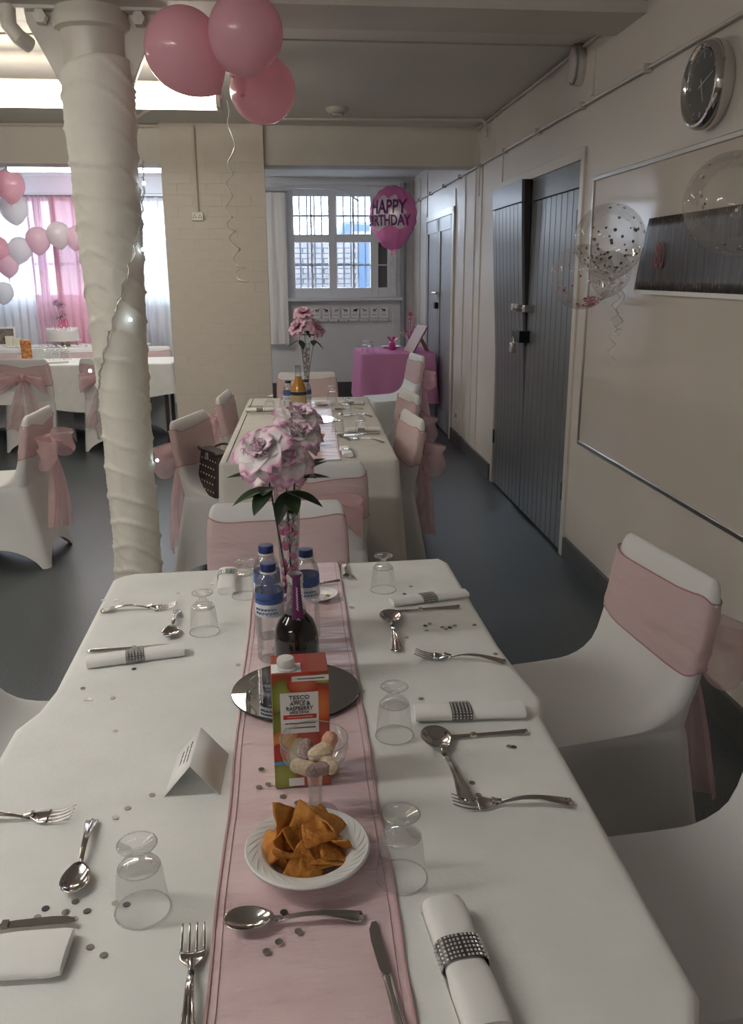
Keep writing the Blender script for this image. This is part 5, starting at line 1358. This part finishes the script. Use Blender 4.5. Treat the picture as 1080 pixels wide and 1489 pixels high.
# balloon arch before the curtains of the far bay
ARCH = [(-2.63, 9.31, 2.368, 0.145, 'pink_balloon', 'pink balloon highest at the left end of the balloon arch'), (-2.70, 9.6, 2.175, 0.140, 'white_balloon', 'white balloon just under the highest pink balloon of the arch'),
        (-2.71, 9.70, 1.768, 0.122, 'white_balloon', 'white balloon of the arch left of the pink curtain'), (-2.52, 9.72, 1.865, 0.128, 'pink_balloon_arch', 'pale pink balloon of the arch at left edge of the pink curtain'),
        (-2.30, 9.70, 1.918, 0.124, 'pale_balloon', 'pearl balloon of the arch before the pink curtain'), (-2.13, 9.72, 1.885, 0.110, 'pink_balloon_arch', 'pale pink balloon of the arch beside the column'),
        (-2.85, 9.70, 1.610, 0.110, 'pink_balloon_arch', 'pale pink balloon low in the arch at the left edge'), (-2.93, 9.66, 1.775, 0.122, 'pink_balloon', 'darker pink balloon cut by the left picture edge'),
        (-2.93, 9.70, 1.330, 0.105, 'white_balloon', 'lowest white balloon at the left picture edge'), (-2.02, 9.75, 1.730, 0.10, 'pale_balloon', 'pearl balloon of the arch half hidden by the column'),
        (-1.58, 9.75, 1.16, 0.105, 'pale_balloon', 'pearl balloon peeping out low on the right of the column'), (-1.52, 9.75, 1.93, 0.09, 'pale_balloon', 'pearl balloon peeping out high on the right of the column')]
for k, (x, y, z, R, m_, lb) in enumerate(ARCH):
    rb = [(x + 0.012 * cos(i * 0.8), y + 0.012 * sin(i * 0.8), z - R * 1.35 - 0.24 * i / 60) for i in range(61)]
    balloon('balloon', lb, (x, y, z), R, (0.12 * sin(k * 2.1), -0.05, -1), m_, 'balloons of the arch', rb if k in (2, 3, 4, 5, 6, 11) else None)

# foil birthday balloon on its weight
FB = (1.10, 8.45, 2.03)
fb = thing('foil_balloon', 'round pink foil balloon reading happy birthday above the pink table', 'balloon', FB, radians(-24))
rx, rz_, ry = 0.235, 0.265, 0.12
def lens(x, z): return ry * sqrt(max(0, 1 - (x / rx) ** 2 - (z / rz_) ** 2)) ** 1.15
fm = MB()
for sgn in (-1, 1):
    rings = []
    for k in range(1, 15):
        e = sin(k / 14 * pi / 2)
        ring = []
        for j in range(56):
            a = 2 * pi * j / 56
            pu = 1 + 0.018 * sin(a * 18) * smooth(0.75, 1.0, e)
            x, z = rx * e * cos(a) * pu, rz_ * e * sin(a) * pu
            if sin(a) < -0.3: z -= 0.05 * smooth(0.3, 1, -sin(a)) ** 4 * e
            ring.append((x, sgn * lens(rx * e * cos(a) * 0.999, rz_ * e * sin(a) * 0.999), z))
        rings.append(ring)
    fm.loft(rings, True, True, False)
fm.build('foil_skin', 'foil_pink', fb, ang=60)
MB().prism([(-0.025, 0), (0.025, 0), (0.012, 0.05), (-0.012, 0.05)], -0.004, 0.004).build('neck', 'foil_pink', fb, (0, 0, -0.355), (pi / 2, 0, 0))
def onlens(me, off):
    for v in me.vertices:
        x, z = v.co.x, v.co.y; v.co = (x, -lens(x, z) - off + (0.0 if v.co.z < 0.0 else -0.002), z)
    return me
pt = MB(); rings = []
for k in range(1, 8):
    e = k / 7; ring = []
    for j in range(60):
        a = 2 * pi * j / 60; w_ = 1 + 0.10 * sin(a * 7) + 0.06 * sin(a * 11 + 1)
        x, z = -0.02 + 0.165 * e * cos(a) * w_, -0.005 + 0.175 * e * sin(a) * w_
        ring.append((x, -lens(x, z) - 0.003, z))
    rings.append(ring)
pt.loft(rings, True, True, False).build('white_patch', 'foil_white', fb, ang=60)
for (tx, sz, zo) in (('HAPPY', 0.128, 0.065), ('BIRTHDAY', 0.098, -0.055)):
    me = text_mesh(tx, sz, 'foil_purple', 0.003, bold=0.0028)
    for v in me.vertices: v.co.x = v.co.x * 0.92 - 0.02; v.co.y = v.co.y * 1.35 + zo
    link('lettering', onlens(me, 0.007), fb)
stp = [(1.10, 8.45, 1.68), (1.106, 8.5, 1.4), (1.118, 8.6, 1.1), (1.122, 8.66, 0.84)]
MB().tube([tuple(Vector(p) - Vector(FB)) for p in stp], 0.0022, 5).build('string', 'string_white', fb, rot=(0, 0, radians(24)))
MB().tube([(0.03 * sin(i * 0.3) * 0.5 + 0.0, 0.012 * cos(i * 0.9), -0.37 - 0.30 * i / 70) for i in range(71)], 0.002, 4).build('ribbon', 'ribbon_silver', fb)
bwz = thing('balloon_weight', 'magenta foil balloon weight with frilled top on the pink table', 'balloon weight', (1.122, 8.66, ZT + 0.001))
MB().lathe([(0, 0), (0.034, 0), (0.036, 0.01), (0.032, 0.06), (0.026, 0.075), (0.02, 0.08), (0, 0.08)], 10).build('box', 'magenta', bwz, ang=20)
for k in range(9):
    a = k * 0.7; MB().add([(0, 0, 0.075), (0.055 * cos(a) - 0.012 * sin(a), 0.055 * sin(a) + 0.012 * cos(a), 0.12 + 0.02 * sin(k * 3)), (0.055 * cos(a) + 0.012 * sin(a), 0.055 * sin(a) - 0.012 * cos(a), 0.115 + 0.02 * sin(k * 3))], [(0, 1, 2)]).build('frill', 'magenta', bwz, ang=None, solid=0.002)
# things on the pink table
es = thing('picture_easel', 'small brown wooden picture stand leaning on the pink table', 'picture stand', (1.335, 8.42, ZT + 0.001), radians(18))
MB().add([(-0.105, -0.12, 0.0), (-0.085, -0.12, 0.0), (0.075, -0.12, 0.255), (0.055, -0.12, 0.255), (-0.105, 0.10, 0.0), (-0.085, 0.10, 0.0), (0.075, 0.10, 0.255), (0.055, 0.10, 0.255)], [(0, 1, 2, 3), (7, 6, 5, 4), (0, 4, 5, 1), (1, 5, 6, 2), (2, 6, 7, 3), (3, 7, 4, 0)]).build('board', 'frame_wood', es, bev=0.003)
MB().add([(0.02, -0.03, 0.155), (0.03, -0.03, 0.165), (0.13, -0.03, 0.0), (0.11, -0.03, 0.0), (0.02, 0.03, 0.155), (0.03, 0.03, 0.165), (0.13, 0.03, 0.0), (0.11, 0.03, 0.0)], [(0, 3, 2, 1), (4, 5, 6, 7), (0, 1, 5, 4), (1, 2, 6, 5), (2, 3, 7, 6), (3, 0, 4, 7)]).build('strut', 'frame_wood', es)
ps = thing('foil_spray', 'pink foil spray centrepiece with star behind the picture stand', 'centrepiece', (1.33, 8.80, ZT + 0.001))
MB().lathe([(0, 0), (0.03, 0), (0.034, 0.03), (0.02, 0.09), (0, 0.09)], 12).build('base', 'magenta', ps)
for k in range(20):
    a = rnd.uniform(0, 6.28); r_ = rnd.uniform(0.04, 0.11); h_ = rnd.uniform(0.14, 0.30)
    st_ = MB().tube([(0, 0, 0.07), (r_ * 0.5 * cos(a), r_ * 0.5 * sin(a), h_ * 0.7), (r_ * cos(a), r_ * sin(a), h_)], 0.0025, 5).build('wire', 'magenta' if k % 2 else 'ribbon_silver', ps)
    MB().lathe([(0, -0.010), (0.010, 0), (0, 0.010)], 6).build('tip', 'pink_icing' if k % 3 else 'ribbon_pale', st_, (r_ * cos(a), r_ * sin(a), h_))
MB().prism([((0.035 if i % 2 else 0.016) * cos(i * pi / 5 + pi / 2), (0.035 if i % 2 else 0.016) * sin(i * pi / 5 + pi / 2)) for i in range(10)], -0.003, 0.003).build('star', 'pink_icing', ps, (0, 0, 0.345), (pi / 2, 0, 0))
MB().tube([(0, 0, 0.07), (0, 0, 0.33)], 0.003, 5).build('star_wire', 'magenta', ps)
pl_ = thing('paper_plate', 'white paper plate at the back of the pink table', 'plate', (1.14, 8.88, ZT + 0.001))
MB().lathe([(0, 0.004), (0.07, 0.004), (0.09, 0.016), (0.105, 0.02)], 32).build('shell', 'white_plastic', pl_, solid=0.0015)
MB().lathe([(0.105, 0.02), (0.107, 0.019)], 32).build('rim', 'white_plastic', pl_)
tumbler('upturned clear goblet on the pink table', 0.83, 8.5, ZT + 0.001, 1.1)
tumbler('second upturned clear goblet at the corner of the pink table', 0.87, 8.36, ZT + 0.001, 1.1)
# strip of cards on a peg rail under the window
pr_ = thing('peg_rail', 'pale peg rail under the barred window', 'rail', (0.75, YF - 0.02, 1.0))
box('rail', 'window_paint', -0.60, 0.60, -0.008, 0.02, -0.055, -0.02, pr_, 0.003)
for k in range(10): MB().tube([(-0.54 + k * 0.12, -0.008, -0.045), (-0.54 + k * 0.12, -0.045, -0.05), (-0.54 + k * 0.12, -0.055, -0.03)], 0.006, 6).build('peg', 'steel', pr_)
for k in range(10):
    cdx = thing('picture_card', 'small white animal card on the peg rail, ' + ('first', 'second', 'third', 'fourth', 'fifth', 'sixth', 'seventh', 'eighth', 'ninth', 'tenth')[k] + ' from the left', 'card', (0.205 + k * 0.115, YF - 0.032, 1.005), 0, 'animal cards on peg rail')
    box('card', 'card_white', -0.05, 0.05, 0, 0.002, -0.02, 0.10, cdx)
    r_ = random.Random(k)
    bx_, bz_ = r_.uniform(0.016, 0.026), r_.uniform(0.008, 0.014)
    an = MB(); an.loft([[(bx_ * cos(a) + 0.004, -0.0012, 0.070 + bz_ * sin(a)) for a in [2 * pi * j / 14 for j in range(14)]], [(bx_ * cos(a) + 0.004, -0.0002, 0.070 + bz_ * sin(a)) for a in [2 * pi * j / 14 for j in range(14)]]])
    hx_ = -0.022 if k % 2 else 0.028
    an.loft([[(0.009 * cos(a) + hx_, -0.0012, 0.082 + 0.008 * sin(a)) for a in [2 * pi * j / 10 for j in range(10)]], [(0.009 * cos(a) + hx_, -0.0002, 0.082 + 0.008 * sin(a)) for a in [2 * pi * j / 10 for j in range(10)]]])
    for lx in (-0.014, -0.004, 0.012, 0.020): an.box(lx - 0.002, lx + 0.002, -0.0012, -0.0002, 0.045, 0.066)
    an.build('animal_print', 'ink_grey' if k % 3 else 'ink', cdx)
    box('caption', 'ink_grey', -0.03, 0.03, -0.0012, -0.0002, 0.012, 0.018, cdx)

# ------------------------------------------------------------------ curtains of the far bay
def curtain(name, label, x0, x1, y, z0, z1, m_, folds, amp=0.02, seed=0, flare=0.0):
    t = thing(name, label, 'curtain', ((x0 + x1) / 2, y, z0))
    n_ = int(folds * 12)
    def P(u, v):
        x = (x0 + (x1 - x0) * u) - (x0 + x1) / 2
        x *= 1 + flare * (1 - v)
        return (x, amp * sin(u * folds * 2 * pi + 1.2 * nz(u * 5 + seed, seed)) * (0.75 + 0.5 * (1 - v)) + 0.01 * nz(u * 8, v * 3 + seed), (z1 - z0) * v + 0.012 * nz(u * 6, seed) * (1 - v))
    MB().grid(P, n_, 14).build('cloth', m_, t, ang=180)
    MB().tube([((x0 - x1) / 2 - 0.03, 0, z1 - z0), ((x1 - x0) / 2 + 0.03, 0, z1 - z0)], 0.012, 8).build('rod', 'steel', t)
    for s_ in (-1, 1): MB().tube([(s_ * (x1 - x0) / 2, 0, z1 - z0), (s_ * (x1 - x0) / 2, YF - y, z1 - z0)], 0.008, 6).build('bracket', 'steel', t)
    return t
curtain('sheer_curtain', 'white sheer curtain at the left edge behind the balloons', -4.1, -2.72, 10.22, 0.5, 2.33, 'curtain_white', 16, 0.022, 1)
curtain('sheer_curtain', 'gathered pink sheer curtain over white one, left of pink backdrop', -2.73, -2.42, 10.17, 0.4, 2.335, 'organza_lilac', 6, 0.02, 2)
curtain('backdrop_curtain', 'pink backdrop curtain behind the cake', -2.48, -1.80, 10.15, 0.35, 2.335, 'curtain_pink', 7, 0.014, 3)
curtain('sheer_curtain', 'bright white sheer curtain between column and pillar', -1.80, -0.62, 10.22, 0.5, 2.33, 'curtain_white', 12, 0.02, 4)
curtain('sheer_curtain', 'narrow white curtain beside the barred window', -0.19, 0.10, 10.30, 0.69, 2.40, 'icing', 2, 0.006, 5)

# ------------------------------------------------------------------ cake table
CZ = ZT + 0.001
ck_ = thing('birthday_cake', 'round white iced birthday cake on a low stand', 'cake', (-2.385, 9.80, CZ + 0.001))
ck_.scale = (1.05, 1.05, 1.35)
MB().lathe([(0.07, 0), (0.075, 0.004), (0.03, 0.012), (0.025, 0.03), (0.04, 0.036), (0.185, 0.038), (0.187, 0.044), (0, 0.044)], 40, cap0=True).build('cake_stand', 'bowl_ceramic', ck_)
MB().lathe([(0.158, 0.044), (0.160, 0.05), (0.160, 0.118), (0.152, 0.126), (0, 0.128)], 44).build('icing', 'icing', ck_)
for k in range(26):
    a = 2 * pi * k / 26; MB().lathe([(0, 0), (0.014, 0.003), (0.012, 0.012), (0, 0.02)], 8).build('piped_rosette', 'icing', ck_, (0.150 * cos(a), 0.150 * sin(a), 0.124))
text('topper', '80', 0.105, 'pink_icing', ck_, (0.03, -0.05, 0.175), (pi / 2, 0, 0), depth=0.006)
fr_ = thing('photo_frame', 'small framed photo at the left end of cake table', 'picture frame', (-3.03, 9.88, CZ), radians(6))
MB().box(-0.12, 0.12, -0.012, 0.012, 0, 0.205).build('frame', 'card_white', fr_, bev=0.003)
box('print', 'photo_print', -0.10, 0.10, -0.014, -0.012, 0.02, 0.185, fr_)
for (x, h_, lb) in ((-2.93, 0.115, 'taller square cream candle on the cake table'), (-2.855, 0.095, 'shorter square cream candle on the cake table')):
    cn = thing('pillar_candle', lb, 'candle', (x, 9.72, CZ), 0.2, 'cream candles')
    MB().prism(rrect(0.042, 0.042, 0.006, 3), 0, h_).build('wax', 'wax', cn)
    MB().tube([(0, 0, h_), (0.001, 0, h_ + 0.012)], 0.0014, 5).build('wick', 'ink', cn)
gl_ = MB()
for k in range(150):
    x = rnd.uniform(-1.2, 1.2); gl_.lathe([(0, 0), (rnd.uniform(0.012, 0.03), 0.006), (0.01, rnd.uniform(0.012, 0.03)), (0, 0.026)], 6, (x, rnd.uniform(-0.05, 0.05), 0))
o = stuff(gl_.build('petal_garland', 'petals_white', None, (-2.75, 9.60, CZ), ang=None)); o['label'] = 'loose white petals strewn along the cake table edge'; o['category'] = 'petals'
fv = vase('slim clear vase behind the cake', -2.40, 9.99, CZ, 0.26, 0.010, 0.016, 30, 5, 0.2)
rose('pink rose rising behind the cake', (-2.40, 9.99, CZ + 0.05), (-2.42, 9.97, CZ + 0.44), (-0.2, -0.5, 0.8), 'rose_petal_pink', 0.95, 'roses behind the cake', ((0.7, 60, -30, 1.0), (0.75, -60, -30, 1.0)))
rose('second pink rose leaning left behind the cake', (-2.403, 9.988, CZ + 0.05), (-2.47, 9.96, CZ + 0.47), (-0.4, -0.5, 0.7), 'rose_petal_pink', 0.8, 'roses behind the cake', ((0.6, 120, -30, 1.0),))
# left table settings
jc = thing('juice_carton', 'brown and orange juice carton on the left table', 'carton', (-2.28, 8.0, ZT + 0.001), 0.3)
box('body', 'carton_orange', -0.045, 0.045, -0.035, 0.035, 0, 0.19, jc, 0.002); MB().lathe([(0.013, 0.19), (0.013, 0.203), (0, 0.204)], 16).build('cap', 'white_plastic', jc, (-0.015, 0, 0))
for (x, y, lb) in ((-2.34, 8.05, 'upturned goblet left of the brown carton on left table'), (-2.10, 7.95, 'upturned goblet just right of the brown carton on left table'), (-2.0, 7.9, 'upturned goblet farthest right on left table before the column'), (-1.96, 8.12, 'upturned goblet beside the chair back on left table')):
    tumbler(lb, x, y, ZT + 0.001, 1.15)
napkin('rolled napkin lying on the left table near the column', -2.05, 7.80, -1.88, 7.84, ring=False, z=ZT + 0.001)

# ------------------------------------------------------------------ second table settings
def t2(x, y): return (x, y)
Z2 = ZT + 0.001
R2 = ZT + 0.004
for (x, y, lb) in ((-0.075, 4.77, 'upturned goblet at left of second table beside crosswise knife'), (0.296, 5.13, 'upturned goblet at far end of second table, right of the runner'), (0.345, 4.60, 'upturned goblet at right of second table among the forks'), (0.262, 4.08, 'upturned goblet beside the runner of second table'), (0.375, 4.06, 'upturned goblet over the right napkin of second table'), (0.010, 4.85, 'upturned goblet left of the water bottle on second table'), (0.02, 3.90, 'upturned goblet at the near left of second table, behind roses')):
    tumbler(lb, x, y, Z2, 1.0)
fork('fork at the near right of second table', 0.285, 3.935, 0.450, 3.80, Z2)
fork('fork at the far right of second table', 0.305, 4.60, 0.475, 4.53, Z2)
spoon('spoon at the near right of second table', 0.262, 4.00, 0.30, 3.86, Z2)
spoon('spoon at the far right of second table', 0.285, 4.78, 0.45, 4.80, Z2)
knife('knife at right of second table under the middle napkin', 0.29, 4.00, 0.46, 4.02, Z2)
knife('nearer knife at left of second table', -0.03, 4.70, -0.20, 4.705, Z2)
knife('farther knife at left of second table', -0.04, 4.985, -0.205, 4.98, Z2)
napkin('ringed napkin at the near end of second table', 0.268, 3.50, 0.262, 3.66, 0.024, 0.010, Z2, 0.5, 'rhinestone ring on the near napkin of second table', 11)
napkin('ringed napkin at the middle right of second table', 0.30, 4.10, 0.47, 4.11, 0.024, 0.010, Z2, 0.45, 'rhinestone ring on the middle napkin of second table', 12)
napkin('ringed napkin at the far right of second table', 0.33, 5.02, 0.48, 4.99, 0.024, 0.010, Z2, 0.5, 'rhinestone ring on the far right napkin of second table', 13)
napkin('ringed napkin at the left of second table', -0.21, 4.80, -0.04, 4.81, 0.020, 0.010, Z2, 0.45, 'rhinestone ring on the left napkin of second table', 14)
m2 = thing('mirror_disc', 'round mirror plate shining on the second table', 'mirror', (0.165, 4.46, R2))
MB().lathe([(0, 0.003), (0.118, 0.003), (0.1185, 0.0022)], 48).build('glass_face', 'chrome', m2); MB().lathe([(0.1185, 0.0022), (0.119, 0), (0, 0)], 48).build('backing', 'ink', m2)
vase('tall slim vase of pale beads on second table', 0.142, 4.96, R2, 0.36, 0.014, 0.026, 110, 9, 0.05)
for k, (hx, hy, hz, ax, sc, lb) in enumerate(((0.085, 4.93, 0.465, (-0.6, -0.5, 0.6), 1.05, 'pink rose on the left of second table vase'), (0.215, 4.93, 0.462, (0.6, -0.5, 0.6), 1.05, 'pink rose on the right of second table vase'), (0.13, 4.97, 0.545, (-0.1, -0.45, 0.9), 1.05, 'pink rose topmost in second table vase'))):
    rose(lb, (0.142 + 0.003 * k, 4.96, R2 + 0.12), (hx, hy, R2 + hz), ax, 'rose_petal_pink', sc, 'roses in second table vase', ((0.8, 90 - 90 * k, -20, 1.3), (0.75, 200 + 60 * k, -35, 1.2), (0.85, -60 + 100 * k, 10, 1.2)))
cb = thing('cider_bottle', 'amber bottle with cream label on the second table', 'bottle', (0.080, 4.30, R2 + 0.004))
MB().lathe([(0, 0.001), (0.036, 0.001), (0.04, 0.006), (0.04, 0.165), (0.036, 0.19), (0.022, 0.225), (0.016, 0.245)], 28).build('body', 'cider', cb)
MB().lathe([(0.016, 0.245), (0.0135, 0.28), (0.0135, 0.29)], 24).build('neck', 'glass', cb)
MB().lathe([(0.0155, 0.288), (0.0155, 0.304), (0.012, 0.306), (0, 0.306)], 20).build('cap', 'steel', cb)
MB().lathe([(0.0408, 0.08), (0.0408, 0.175)], 28).build('label', 'label_cream', cb); MB().lathe([(0.0412, 0.155), (0.0412, 0.172)], 28).build('label_band', 'ink', cb)
wbottle('dark capped water bottle beside the amber bottle on second table', 0.030, 4.52, R2, 'cap_black')
wbottle('second dark capped water bottle behind the amber bottle', 0.125, 4.55, R2, 'cap_black')
sb = thing('snack_bowl', 'cream bowl with snacks behind the near roses on second table', 'bowl', (0.118, 3.78, R2))
MB().lathe([(0, 0.001), (0.04, 0.001), (0.045, 0.006), (0.07, 0.055), (0.072, 0.055), (0.066, 0.05)], 36).build('shell', 'bowl_ceramic', sb)
MB().lathe([(0.065, 0.045), (0.03, 0.052), (0, 0.056)], 24).build('snacks', 'tortilla', sb)
tp = thing('small_plate', 'white plate at the far end of second table', 'plate', (0.225, 4.98, R2))
MB().lathe([(0, 0.002), (0.035, 0.002), (0.043, 0.012), (0.058, 0.016), (0.059, 0.014)], 32).build('shell', 'white_plastic', tp, solid=0.001)
for k in range(4): MB().lathe([(0, 0), (0.01, 0.003), (0, 0.008)], 7).build('snack', 'tortilla', tp, (rnd.uniform(-0.02, 0.02), rnd.uniform(-0.02, 0.02), 0.003))

# handbag on the chair left of the second table
hb_ = thing('handbag', 'dark brown polka dot handbag on the chair left of second table', 'handbag', (-0.345, 4.16, 0.45), radians(-62))
hb_.scale = (0.8, 0.8, 0.82)
def bagring(z):
    e = z / 0.25; hx, hy = 0.155 - 0.015 * e, 0.075 - 0.035 * e
    return [(x, y, z) for x, y in rrect(hx, hy, 0.03, 4)]
MB().loft([bagring(z) for z in (0, 0.03, 0.1, 0.18, 0.24, 0.25)]).build('body', 'bag_brown', hb_)
dots = MB()
for r_ in range(5):
    for k in range(7):
        z = 0.03 + r_ * 0.045; x = -0.125 + k * 0.04 + (0.02 if r_ % 2 else 0)
        if abs(x) > 0.12: continue
        for s_ in (-1, 1):
            y = s_ * (0.0755 - 0.035 * z / 0.25)
            dots.loft([[(x + 0.006 * cos(a), y, z + 0.006 * sin(a)) for a in [2 * pi * j / 10 for j in range(10)]], [(x + 0.006 * cos(a), y + s_ * 0.001, z + 0.006 * sin(a)) for a in [2 * pi * j / 10 for j in range(10)]]])
stuff(dots.build('polka_dots', 'bag_dot', hb_))
box('flap', 'bag_brown', -0.145, 0.145, -0.048, 0.048, 0.245, 0.262, hb_, 0.006)
for y in (-0.035, 0.035): MB().tube([(0.10 * cos(a), y * (1 + 1.6 * sin(a)), 0.255 + 0.032 * sin(a)) for a in [pi * i / 14 for i in range(15)]], 0.008, 8).build('strap', 'bag_brown', hb_)
box('clasp', 'steel', -0.02, 0.02, -0.056, -0.046, 0.21, 0.25, hb_, 0.003)
